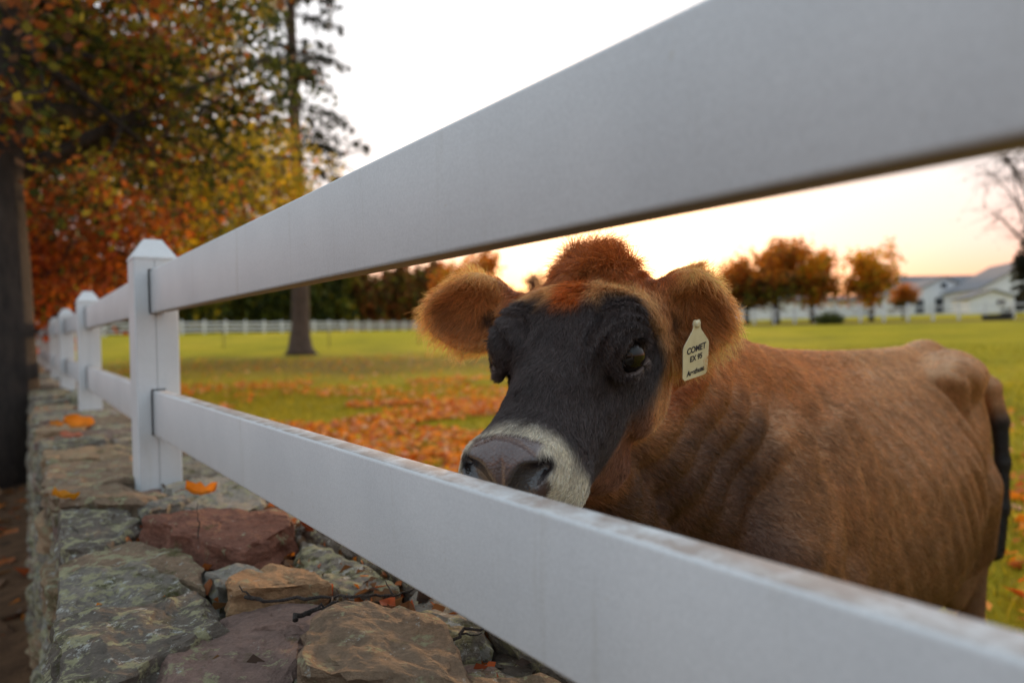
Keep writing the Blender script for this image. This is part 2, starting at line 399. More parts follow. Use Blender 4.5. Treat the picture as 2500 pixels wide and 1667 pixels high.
def stone_obj(root, base, *args, **kw):
    W, Fs, Cc, Lc = stone_mesh(*args, **kw)
    me = make_mesh('stone', W - base, Fs, smooth=False); vcol(me, Cc); vfloat(me, Lc, 'lich')
    return obj('stone', me, M_STONE, root)
def rect_poly(rng, s0, s1, p0, p1, j=.25):
    """irregular five- to seven-sided outline inside a rectangle"""
    n = rng.integers(5, 8); a0 = np.sort((np.arange(n) + rng.uniform(-.3, .3, n)) / n * 2 * np.pi)
    x = np.cos(a0); y = np.sin(a0); k = (1 / np.maximum(np.abs(x), np.abs(y))) ** .8
    return np.stack([(s0 + s1) / 2 + x * k * (s1 - s0) / 2, (p0 + p1) / 2 + y * k * (p1 - p0) / 2], -1)
def build_wall():
    rng = np.random.default_rng(21)
    base = wpt(2, .35, 0); T = WALL_TOP
    root = tag(empty('stone_wall', base), 'low dry stone wall of lichen-covered slabs carrying the white fence', 'wall', kind='thing')
    m_core, t, b = new_mat('wall_earth')
    n = noise_node(t, 30, 6, .7); c = ramp_node(t, n.outputs[0], [(.3, (.012, .009, .007)), (.7, (.05, .034, .022))]).outputs[0]
    t.links.new(c, b.inputs['Base Color']); b.inputs['Roughness'].default_value = 1.0
    V = np.array([wpt(s_, p_, z) for s_ in (-1.4, 33) for p_, z in ((.06, -.15), (.64, -.15), (.60, T - .085), (.11, T - .085))]) - base
    obj('wall_core', make_mesh('wall_core', V, np.array([(0, 1, 5, 4), (1, 2, 6, 5), (2, 3, 7, 6), (3, 0, 4, 7), (3, 2, 1, 0), (4, 5, 6, 7)]), smooth=False), m_core, root)
    near = [  # outline, top offset, thickness, colour, lichen, tilt
        ([(1.614, .044), (1.56, .189), (1.37, .245), (1.31, .17), (1.34, .028)], .014, .10, 'grey', .72, (.03, .08)),
        ([(1.325, .024), (1.30, .165), (1.345, .250), (1.124, .246), (1.07, .170), (1.02, .10), (1.10, .023)], .026, .11, 'dark', .70, (-.02, .03)),
        ([(1.025, .337), (1.039, .405), (.976, .473), (.877, .502), (.70, .439), (.84, .268)], .048, .12, 'brown', .35, (.05, -.04)),
        ([(1.212, .254), (1.185, .346), (1.073, .472), (1.015, .461), (1.060, .353), (1.105, .265)], .014, .05, 'purple', .10, (.03, .02)),
        ([(1.085, .150), (1.149, .253), (1.067, .350), (.97, .313), (.90, .223), (.95, .130)], .005, .09, 'purple', .45, (.06, .0)),
        ([(1.299, .285), (1.409, .396), (1.302, .431), (1.142, .43), (1.18, .352), (1.203, .265)], .030, .10, 'orange', .30, (-.12, -.10)),
        ([(1.839, .225), (1.867, .335), (1.711, .520), (1.542, .495), (1.457, .358), (1.661, .262)], .045, .11, 'red', .22, (.03, -.02)),
        ([(.99, .48), (1.0, .549), (.895, .585), (.843, .543), (.873, .46)], .010, .09, 'grey', .95, (0, -.1)),
        ([(1.376, .446), (1.57, .509), (1.345, .555), (1.154, .553), (1.185, .461)], .002, .08, 'grey', .80, (.0, .1)),
        ([(1.696, .052), (1.80, .191), (1.562, .275), (1.347, .268), (1.531, .192), (1.60, .045)], .012, .08, 'brown', .60, (.04, .05)),
        ([(2.217, .069), (2.156, .223), (1.925, .236), (1.781, .149), (1.85, .06)], .012, .09, 'dark', .65, (.0, .04)),
        ([(2.523, .035), (2.539, .203), (2.205, .326), (2.07, .254), (2.23, .085)], .026, .07, 'brown', .45, (-.04, -.05)),
        ([(2.36, .345), (2.478, .569), (1.993, .585), (1.823, .45), (1.97, .338)], .016, .09, 'pale', .60, (.0, .0)),
        ([(3.012, .055), (2.989, .330), (2.56, .330), (2.54, .230), (2.57, .046)], .018, .09, 'brown', .55, (.02, .03)),
        ([(3.47, .059), (3.353, .335), (3.02, .342), (3.044, .056)], .030, .10, 'tan', .45, (-.02, .0)),
        ([(2.094, .240), (2.162, .367), (2.043, .357), (1.900, .245)], .030, .06, 'grey', .40, (-.1, .1)),
        ([(1.426, .277), (1.435, .351), (1.342, .365), (1.315, .276)], .022, .08, 'pale', .60, (.0, -.1)),
        ([(.86, .10), (.93, .22), (.80, .33), (.52, .30), (.50, .12), (.68, .05)], .022, .10, 'grey', .75, (.0, .02)),
        ([(.70, .34), (.80, .43), (.72, .56), (.50, .58), (.48, .36)], .012, .09, 'brown', .50, (.0, .0)),
        ([(1.03, .60), (1.10, .66), (.60, .68), (.62, .58), (.86, .57)], .010, .10, 'grey', .6, (0, 0)),
        ([(1.70, .54), (1.80, .66), (1.15, .68), (1.13, .575), (1.40, .56)], .006, .10, 'dark', .6, (0, 0)),
    ]
    count = 0
    for i, (pl, dz, th, cn, li, ti) in enumerate(near):
        stone_obj(root, base, pl, T + dz, th, 40 + i, na=64, rings=16, tilt=ti, amp=.0105, rgb=STONE_COLS[cn], lich=li, jag=.03); count += 1
    names = ['grey', 'grey', 'brown', 'dark', 'tan', 'pale', 'purple']
    def rcol(): return tuple(np.array(STONE_COLS[names[rng.integers(len(names))]]) * rng.uniform(.75, 1.2))
    # small filling stones between the near slabs
    for k in range(46):
        s_, p_ = rng.uniform(.7, 2.5), rng.uniform(.1, .62); r_ = rng.uniform(.020, .048)
        stone_obj(root, base, rect_poly(rng, s_ - r_ * 1.3, s_ + r_ * 1.3, p_ - r_, p_ + r_), T - .022 + rng.uniform(0, .016), .06, 100 + k, na=24, rings=5, tilt=tuple(rng.uniform(-.15, .15, 2)), amp=.006, rgb=rcol(), lich=rng.uniform(.1, .8)); count += 1
    # top course further along and behind the camera
    def course(s0, s1, far):
        n_ = 0; s_ = s0
        while s_ < s1:
            L = rng.uniform(.28, .52); rows = [(.04, rng.uniform(.26, .36)), (None, .64)] if rng.random() < .75 else [(.03, .65)]
            p_ = None
            for a_, b_ in rows:
                a_ = p_ + .012 if a_ is None else a_; p_ = b_
                yield rect_poly(rng, s_ + .005, s_ + L - .005, a_ + rng.uniform(-.012, .012), b_ + rng.uniform(-.01, .02)), T + rng.uniform(-.012, .028), rng.uniform(.06, .11)
            s_ += L
    for pl, zt, th in list(course(3.45, 8.6, False)) + list(course(2.54, 3.4, False))[1::2] + list(course(-1.2, .5, False)):
        stone_obj(root, base, pl, zt, th, 200 + count, na=30, rings=5, tilt=tuple(rng.uniform(-.05, .05, 2)), amp=.008, rgb=rcol(), lich=rng.uniform(.3, .9)); count += 1
    # outer and inner faces: courses of stones, leaning slightly inwards
    def face(side, s0, s1, zmax):
        z0 = -.12
        while z0 < zmax - .05:
            hh = rng.uniform(.09, .16); s_ = s0 - rng.uniform(0, .2)
            while s_ < s1:
                L = rng.uniform(.18, .46); fr = (z0 + hh) / T
                pf = (.0 + .045 * fr + rng.uniform(-.018, .018)) if side < 0 else (.70 - .045 * fr + rng.uniform(-.012, .012))
                a_, b_ = (pf, pf + .14) if side < 0 else (pf - .14, pf)
                yield rect_poly(rng, s_ + .006, s_ + L - .006, a_, b_), min(z0 + hh - .006, T - .012), hh
                s_ += L
            z0 += hh
    for pl, zt, th in face(-1, .2, 4.6, T - .02):
        stone_obj(root, base, pl, zt, th, 500 + count, na=20, rings=2, amp=.010, rgb=rcol(), lich=rng.uniform(.4, .95)); count += 1
    print('stones', count)
    # the rest, too far or out of sight to pick apart
    Vs, Ts, Qs, Cs, Ls = [], [], [], [], []; off = 0
    for pl, zt, th in list(course(8.6, 32, True)) + list(face(-1, 4.6, 16, T - .02)) + list(face(-1, -1.3, .2, T - .02)) + list(face(1, -1.3, 9, T - .02)):
        W, (T3, Q4), Cc, Lc = stone_mesh(pl, zt, th, 900 + off % 977, na=12, rings=1, amp=.010, rgb=rcol(), lich=rng.uniform(.3, .9))
        Vs.append(W - base); Ts.append(T3 + off); Qs.append(Q4 + off); Cs.append(Cc); Ls.append(Lc); off += len(W)
    me = make_mesh('rubble', np.concatenate(Vs), [np.concatenate(Ts), np.concatenate(Qs)]); vcol(me, np.concatenate(Cs)); vfloat(me, np.concatenate(Ls), 'lich')
    tag(obj('rubble', me, M_STONE, root), kind='stuff')
if 'wall' not in SKIP: build_wall()

# ------------------------------------------------------------------ the cow
HO = np.array([.139, 1.15, H + .119])                     # poll
hu = unit(np.array([-.365, -.715, -.596]))                # poll -> muzzle
hw = unit(np.array([0, 0, 1.0]) - hu * hu[2])             # out of the forehead
hv = np.cross(hw, hu)                                     # the cow's left
if hv[0] < 0: hv = -hv
HM = np.stack([hu, hv, hw])                               # rows: local t, a, h
def head(t, a, h): return HO + t * hu + a * hv + h * hw
B0 = np.array([.649, 1.724, 0.0]); b1 = unit(np.array([.743, .669, 0])); nb = np.array([b1[1], -b1[0], 0])
BM = np.stack([b1, nb, [0, 0, 1.0]])
def body(s, l, z): return B0 + s * b1 + l * nb + np.array([0, 0, z])

def ell(P, c, r, M=None):
    q = P - c
    if M is not None: q = q @ np.asarray(M).T
    r = np.asarray(r, float); k0 = np.linalg.norm(q / r, axis=1); k1 = np.linalg.norm(q / (r * r), axis=1) + 1e-9
    return k0 * (k0 - 1.0) / k1
def cone(P, a, b, ra, rb):
    a = np.asarray(a, float); b = np.asarray(b, float); ba = b - a; t = np.clip(((P - a) @ ba) / (ba @ ba), 0, 1)
    return np.linalg.norm(P - a - t[:, None] * ba, axis=1) - (ra + (rb - ra) * t)
def smin(a, b, k):
    h = np.maximum(k - np.abs(a - b), 0) / k; return np.minimum(a, b) - h * h * k * .25
def smax(a, b, k): return -smin(-a, -b, k)
def smooth_tab(tab, n=400, passes=30):
    tab = np.array(tab, float); x = np.linspace(tab[0, 0], tab[-1, 0], n); ys = [np.interp(x, tab[:, 0], tab[:, i]) for i in range(1, tab.shape[1])]
    for _ in range(passes):
        for y in ys: y[1:-1] = (y[:-2] + 2 * y[1:-1] + y[2:]) / 4
    return x, ys
HT = smooth_tab([  # t, half width, top, bottom
    (-.06, .070, -.090, -.16), (0.0, .104, -.050, -.195), (.05, .124, -.012, -.230), (.10, .124, .010, -.270), (.15, .112, .012, -.285), (.20, .101, .002, -.280),
    (.26, .091, -.006, -.255), (.32, .078, -.010, -.215), (.38, .063, -.012, -.160), (.43, .056, -.018, -.135)], passes=120)
BT = smooth_tab([  # s, half width, top, bottom
    (-.38, .10, 1.02, .66), (-.28, .16, 1.11, .54), (-.12, .205, 1.185, .47), (0, .225, 1.205, .45), (.15, .25, 1.20, .44), (.35, .275, 1.18, .42), (.55, .282, 1.172, .38),
    (.75, .270, 1.175, .39), (.90, .24, 1.185, .42), (1.02, .215, 1.19, .50), (1.15, .18, 1.185, .58), (1.26, .13, 1.15, .66)], passes=60)
EYE = {}
for sg in (1, -1):
    EYE[sg] = head(.198, sg * .098, -.046)
EYE_N = {sg: unit(hv * sg * .70 + hw * .42 + hu * .46) for sg in (1, -1)}
# ear frames: base, axis out to the tip, opening normal
EAR = {-1: dict(b=head(.047, -.142, -.068), e1=unit([-.97, .10, .03]), e3=unit([-.10, -.97, -.06]), L=.165, W=.072),
       1: dict(b=head(.040, .084, -.058), e1=unit([.92, .06, -.30]), e3=unit([-.06, -.97, -.20]), L=.150, W=.078)}
for e in EAR.values():
    e['e3'] = unit(e['e3'] - e['e1'] * (e['e3'] @ e['e1'])); e['e2'] = np.cross(e['e3'], e['e1'])
    if e['e2'][2] < 0: e['e2'] = -e['e2']

def sd_ear(P, sg):
    e = EAR[sg]; q = P - e['b']; x = q @ e['e1']; y = q @ e['e2']; z = q @ e['e3']
    L, W = e['L'], e['W']
    z = z + .9 * (x - L * .45) ** 2 - .016        # curls forward at tip and root
    y = y * (1 + .28 * sstep(.45, 1.0, x / L)) + .10 * (x - L * .5) * (x > L * .5)
    Q = np.stack([x - L * .52, y, z], 1)
    o = ell(Q, np.zeros(3), (L * .52, W, .030))
    c = ell(Q, np.array([.006, -.002, .034]), (L * .47, W * .86, .044))
    c = smin(c, ell(Q, np.array([-L * .26, -.012, .012]), (.030, .020, .024)), .012)
    d = smax(o, -c, .010)
    d = smin(d, cone(P, e['b'] - e['e1'] * .03 - e['e3'] * .004, e['b'] + e['e1'] * .035 - e['e3'] * .012, .036, .026), .03)
    return d

def sd_cow(P):
    """distance to the skin; head and trunk are only worked out where they matter"""
    L = (P - HO) @ HM.T; Lb = (P - B0) @ BM.T
    inH = (np.abs(L[:, 0] - .2) < .42) & (np.abs(L[:, 1]) < .30) & (np.abs(L[:, 2] + .08) < .34)
    inT = (Lb[:, 0] > -.62)
    inN = (Lb[:, 0] < .25)
    d = np.full(len(P), 1.0)
    if inH.any(): d[inH] = sd_head(P[inH])
    if inN.any(): d[inN] = smin(d[inN], sd_neck(P[inN]), .032)
    if inT.any(): d[inT] = smin(d[inT], sd_trunk(P[inT]), .085)
    if inH.any(): d[inH] = sd_face(P[inH], d[inH])
    return d
def sd_head(P):
    q = P - HO; L = q @ HM.T; t, a, h = L[:, 0], L[:, 1], L[:, 2]
    x, (hw_, tp, bt) = HT
    b = np.interp(t, x, hw_); top = np.interp(t, x, tp); bot = np.interp(t, x, bt)
    hc = top * .62 + bot * .38; ct = top - hc; cb = hc - bot
    # narrower under the jaw
    bb = b * (1 - .42 * sstep(0, 1, (hc - h) / cb))
    bb = bb * (1 - .30 * sstep(.15, 1, (h - hc) / ct) * sstep(.17, .27, t) * (1 - sstep(.36, .42, t)))
    c = np.where(h > hc, ct, cb)
    nexp = 2.5
    d = ((np.abs(a) / bb) ** nexp + (np.abs(h - hc) / c) ** nexp) ** (1 / nexp)
    d = (d - 1) * np.minimum(bb, c)
    d = smax(d, np.maximum(t - .43, -.06 - t), .03)
    aa = np.abs(a); Ls = np.stack([t, aa, h], 1)
    # muzzle
    d = smin(d, ell(Ls, np.array([.408, 0, -.068]), (.058, .063, .056)), .035)
    d = smin(d, ell(Ls, np.array([.392, .042, -.100]), (.058, .038, .044)), .03)       # upper lip / side of the mouth
    d = smin(d, ell(Ls, np.array([.385, 0, -.128]), (.060, .048, .036)), .025)           # chin
    d = smin(d, ell(Ls, np.array([.428, .042, -.044]), (.030, .024, .028)), .02)         # nostril wing
    # masseter / jaw angle
    d = smin(d, ell(Ls, np.array([.10, .080, -.165]), (.105, .034, .090)), .04)
    # poll bump
    d = smin(d, ell(Ls, np.array([.02, 0, -.030]), (.045, .055, .030)), .04)
    # orbits
    for sg in (1, -1):
        c0 = EYE[sg]; n = EYE_N[sg]
        d = smin(d, ell(Ls, np.array([.190, .088, -.034]), (.048, .028, .036)), .03); break
    d = smin(d, ell(Ls, np.array([.165, .092, -.012]), (.050, .018, .018)), .025)         # brow ridge
    # dish between the eyes, hollow above the eye, hollow in front of the eye
    d = smax(d, -ell(Ls, np.array([.215, 0, .060]), (.060, .030, .058)), .04)
    d = smax(d, -ell(Ls, np.array([.29, .110, -.055]), (.060, .036, .035)), .04)
    return d
def sd_neck(P):
    dn = cone(P, body(-.06, 0, 1.09), head(-.06, 0, -.135), .10, .068)
    dn = smin(dn, cone(P, body(-.16, 0, .92), head(-.03, 0, -.155), .165, .080), .06)
    dn = smin(dn, cone(P, body(-.26, 0, .74), head(.07, 0, -.200), .14, .060), .06)
    dn = smin(dn, cone(P, body(-.42, 0, .64), head(.22, 0, -.225), .085, .045), .06)      # dewlap
    # skin folds across the neck
    sn = (P - HO) @ unit(body(-.1, 0, 1.0) - HO)
    return dn - (.0036 + .0030 * np.sin(11 * P[:, 2] + 5 * sn)) * sstep(.10, .2, sn) * np.cos(2 * np.pi * (sn + .05 * np.sin(9 * P[:, 2])) / .085)
def sd_trunk(P):
    # trunk
    qb = P - B0; Lb = qb @ BM.T; s, l, z = Lb[:, 0], Lb[:, 1], Lb[:, 2]; al = np.abs(l); Lm = np.stack([s, al, z], 1)
    xb, (wb, tb, ob) = BT
    w_ = np.interp(s, xb, wb); tp_ = np.interp(s, xb, tb); bt_ = np.interp(s, xb, ob)
    zc = bt_ + .42 * (tp_ - bt_); ct = tp_ - zc; cb = zc - bt_
    ww = w_ * (1 - .30 * sstep(.25, 1, (z - zc) / ct))
    c = np.where(z > zc, ct, cb)
    dt = ((al / ww) ** 2.3 + (np.abs(z - zc) / c) ** 2.3) ** (1 / 2.3)
    dt = (dt - 1) * np.minimum(ww, c)
    dt = smax(dt, np.maximum(s - 1.26, -.38 - s), .10)
    dt = smin(dt, cone(P, body(.0, 0, 1.175), body(.95, 0, 1.155), .035, .040), .04)     # spine
    dt = smin(dt, ell(Lm, np.array([.00, .172, .88]), (.09, .040, .20)), .09)           # shoulder blade
    dt = smin(dt, ell(Lm, np.array([-.19, .165, .80]), (.085, .075, .15)), .05)          # point of shoulder
    dt = smin(dt, cone(Lm, (-.20, .135, 1.03), (-.285, .170, .80), .052, .068), .04)       # front of the shoulder
    dt = smin(dt, cone(Lm, (-.285, .165, .80), (-.24, .170, .52), .068, .072), .04)
    dt = smin(dt, ell(Lm, np.array([.96, .172, 1.108]), (.14, .060, .060)), .085)        # hook bone
    dt = smin(dt, ell(Lm, np.array([1.25, .105, 1.075]), (.05, .035, .05)), .05)         # pin bone
    dt = smin(dt, ell(Lm, np.array([1.14, .0, 1.185]), (.13, .035, .035)), .04)          # tail head
    dt = smin(dt, ell(Lm, np.array([1.04, .122, .74]), (.22, .082, .44)), .07)           # thigh
    dt = smin(dt, ell(Lm, np.array([.93, .0, .52]), (.18, .13, .15)), .05)               # udder
    dt = smax(dt, -ell(Lm, np.array([.74, .362, 1.00]), (.12, .090, .10)), .10)        # flank hollow
    for (p0, p1, r0, r1) in (((1.00, .14, .74), (1.18, .125, .50), .125, .080), ((1.18, .125, .50), (1.19, .13, .14), .060, .034), ((1.19, .13, .14), (1.15, .13, .05), .038, .045),
                             ((-.08, .15, .70), (-.04, .15, .38), .095, .050), ((-.04, .15, .38), (-.05, .15, .13), .044, .032), ((-.05, .15, .13), (-.08, .15, .05), .036, .045)):
        dt = smin(dt, cone(Lm, p0, p1, r0, r1), .03)
    # ribs and skin folds
    reg = sstep(.05, .2, s) * (1 - sstep(.86, .98, s)) * sstep(.52, .66, z) * (1 - sstep(1.08, 1.15, z)) * sstep(.1, .18, al)
    ph = (s - .70 * (1.15 - z)) / .088
    dt = dt - reg * (.75 + .6 * vnoise(P, 4.0, 61)) * ((.0088 + .0036 * np.sin(5 * s + 3 * z)) * np.cos(2 * np.pi * ph + .8 * np.sin(6 * z + 4 * s)) + .0025 * np.sin(2 * np.pi * ph * .5 + 2 * z))
    reg2 = sstep(-.30, -.2, s) * (1 - sstep(-.02, .06, s)) * sstep(.55, .7, z)
    dt = dt - reg2 * (.0055 + .0045 * np.sin(8 * z + 9 * s)) * np.cos(2 * np.pi * (s + .06 * z + .015 * np.sin(7 * z)) / .125)
    for i in range(len(TAIL) - 1):       # tail, swung to the near side
        dt = smin(dt, cone(P, TAIL[i], TAIL[i + 1], TAILR[i], TAILR[i + 1]), .02)
    return dt
def sd_face(P, d):
    L = (P - HO) @ HM.T; t, a, h = L[:, 0], L[:, 1], L[:, 2]; Ls = np.stack([t, np.abs(a), h], 1)
    # ears
    for sg in (1, -1): d = smin(d, sd_ear(P, sg), .018)
    # eye opening and lids
    for sg in (1, -1):
        n = EYE_N[sg]; c0 = EYE[sg]
        ex = unit(hu - n * (hu @ n)); ey = np.cross(n, ex)
        if ey @ hw < 0: ey = -ey
        qq = P - c0; X = qq @ ex; Y = qq @ ey; Z = qq @ n
        d = smin(d, np.sqrt((np.linalg.norm(np.stack([X / 1.30, Y * 1.02], 1), axis=1) - .0235) ** 2 + (Z - .013) ** 2) - .0068, .012)   # lids
        d = smin(d, ell(np.stack([X, Y, Z], 1), np.array([-.004, .021, .008]), (.030, .009, .013)), .012)             # upper lid fold
        d = smax(d, -ell(np.stack([X, Y, Z], 1), np.array([0, 0, .018]), (.0300, .0205, .022)), .006)
    # folds over the eyes
    for sg in (1, -1):
        n = EYE_N[sg]; q_ = P - EYE[sg]; ex = unit(hu - n * (hu @ n)); ey = np.cross(n, ex)
        if ey @ hw < 0: ey = -ey
        X, Y = q_ @ ex, q_ @ ey; rr = np.sqrt(X * X + (Y * 1.1) ** 2)
        d = d - .0024 * np.cos(2 * np.pi * rr / .0150) * sstep(.028, .036, rr) * (1 - sstep(.070, .095, rr)) * sstep(-.2, .5, (Y - .55 * X) / (rr + 1e-6))
    # nostrils: comma shaped, opening forwards and outwards
    d = smax(d, -cone(Ls, (.470, .016, -.050), (.458, .038, -.028), .0115, .0170), .009)
    d = smax(d, -cone(Ls, (.458, .038, -.028), (.434, .054, -.030), .0150, .0070), .008)
    # mouth line
    mz = h + .112 + .10 * (t - .43) + .35 * np.maximum(.34 - t, 0)
    mk = np.exp(-(mz / .0055) ** 2) * sstep(.33, .36, t) * sstep(.02, .03, np.abs(d) * 0 + .03)
    d = d + .006 * mk
    # groove in the nose pad between the nostrils
    d = d + .003 * np.exp(-(a / .004) ** 2) * sstep(.43, .45, t) * sstep(-.11, -.07, h)
    return d
TAIL = [body(1.18, .0, 1.175), body(1.27, .09, 1.135), body(1.30, .165, 1.05), body(1.31, .192, .93), body(1.31, .198, .78), body(1.30, .195, .62), body(1.28, .175, .46)]
TAILR = [.038, .036, .032, .026, .022, .024, .032]

def surface_nets(f, lo, hi, h, k=4):
    lo = np.array(lo); hi = np.array(hi); n = (np.ceil((hi - lo) / (h * k)).astype(int)) * k + 1
    nc = (n - 1) // k + 1
    gx = [lo[i] + np.arange(nc[i]) * h * k for i in range(3)]
    G = np.stack(np.meshgrid(*gx, indexing='ij'), -1).reshape(-1, 3)
    D = f(G).reshape(nc)
    near = np.abs(D) < h * k * 2.2
    blk = np.zeros(nc - 1, bool)
    mn = np.full(nc - 1, np.inf); mxv = np.full(nc - 1, -np.inf)
    for dx in (0, 1):
        for dy in (0, 1):
            for dz in (0, 1):
                sl = (slice(dx, nc[0] - 1 + dx), slice(dy, nc[1] - 1 + dy), slice(dz, nc[2] - 1 + dz))
                blk |= near[sl]
    S = np.repeat(np.repeat(np.repeat(D[:-1, :-1, :-1], k, 0), k, 1), k, 2)
    F = np.full(n, 1.0, np.float32); F[:-1, :-1, :-1] = S
    bi = np.argwhere(blk)
    off = np.stack(np.meshgrid(*[np.arange(k + 1)] * 3, indexing='ij'), -1).reshape(-1, 3)
    idx = (bi[:, None, :] * k + off[None]).reshape(-1, 3)
    flat = np.unique(np.ravel_multi_index(idx.T, n)); idx = np.stack(np.unravel_index(flat, n), -1)
    vals = np.concatenate([f(lo + c * h) for c in np.array_split(idx, max(1, len(idx) // 200000))])
    F.ravel()[flat] = vals
    neg = F < 0
    cnt = np.zeros(n - 1, np.int8)
    for dx in (0, 1):
        for dy in (0, 1):
            for dz in (0, 1): cnt += neg[dx:n[0] - 1 + dx, dy:n[1] - 1 + dy, dz:n[2] - 1 + dz]
    act = np.argwhere((cnt > 0) & (cnt < 8))
    vid = np.full(n - 1, -1, np.int64); vid[tuple(act.T)] = np.arange(len(act))
    acc = np.zeros((len(act), 3)); num = np.zeros(len(act))
    cor = [(i, j, l) for i in (0, 1) for j in (0, 1) for l in (0, 1)]
    for p in cor:
        for ax in range(3):
            if p[ax]: continue
            q_ = list(p); q_[ax] = 1
            fa = F[tuple((act + p).T)]; fb = F[tuple((act + q_).T)]
            cr_ = (fa < 0) != (fb < 0)
            tt = np.where(cr_, fa / np.where(fa == fb, 1, fa - fb), 0)
            pos = np.array(p)[None] + 0.0 * act; pos[:, ax] += tt
            acc += pos * cr_[:, None]; num += cr_
    V = lo + (act + acc / num[:, None]) * h
    faces = []
    for ax in range(3):
        a0 = neg[:-1] if ax == 0 else neg[:, :-1] if ax == 1 else neg[:, :, :-1]
        a1 = neg[1:] if ax == 0 else neg[:, 1:] if ax == 1 else neg[:, :, 1:]
        e = np.argwhere(a0 != a1)
        o1, o2 = [(1, 2), (2, 0), (0, 1)][ax]
        ok = (e[:, o1] > 0) & (e[:, o2] > 0) & (e[:, o1] < n[o1] - 1) & (e[:, o2] < n[o2] - 1); e = e[ok]
        s0 = a0[tuple(e.T)]
        def cell(d1_, d2_):
            c = e.copy(); c[:, o1] += d1_; c[:, o2] += d2_; return vid[tuple(c.T)]
        q4 = np.stack([cell(-1, -1), cell(0, -1), cell(0, 0), cell(-1, 0)], -1)
        q4[~s0] = q4[~s0][:, ::-1]
        faces.append(q4)
    return V, np.concatenate(faces)
def sd_grad(f, P, e=.0015):
    K = np.array([(1, -1, -1), (-1, -1, 1), (-1, 1, -1), (1, 1, 1)], float)
    return sum(k * f(P + k * e)[:, None] for k in K) / (4 * e)

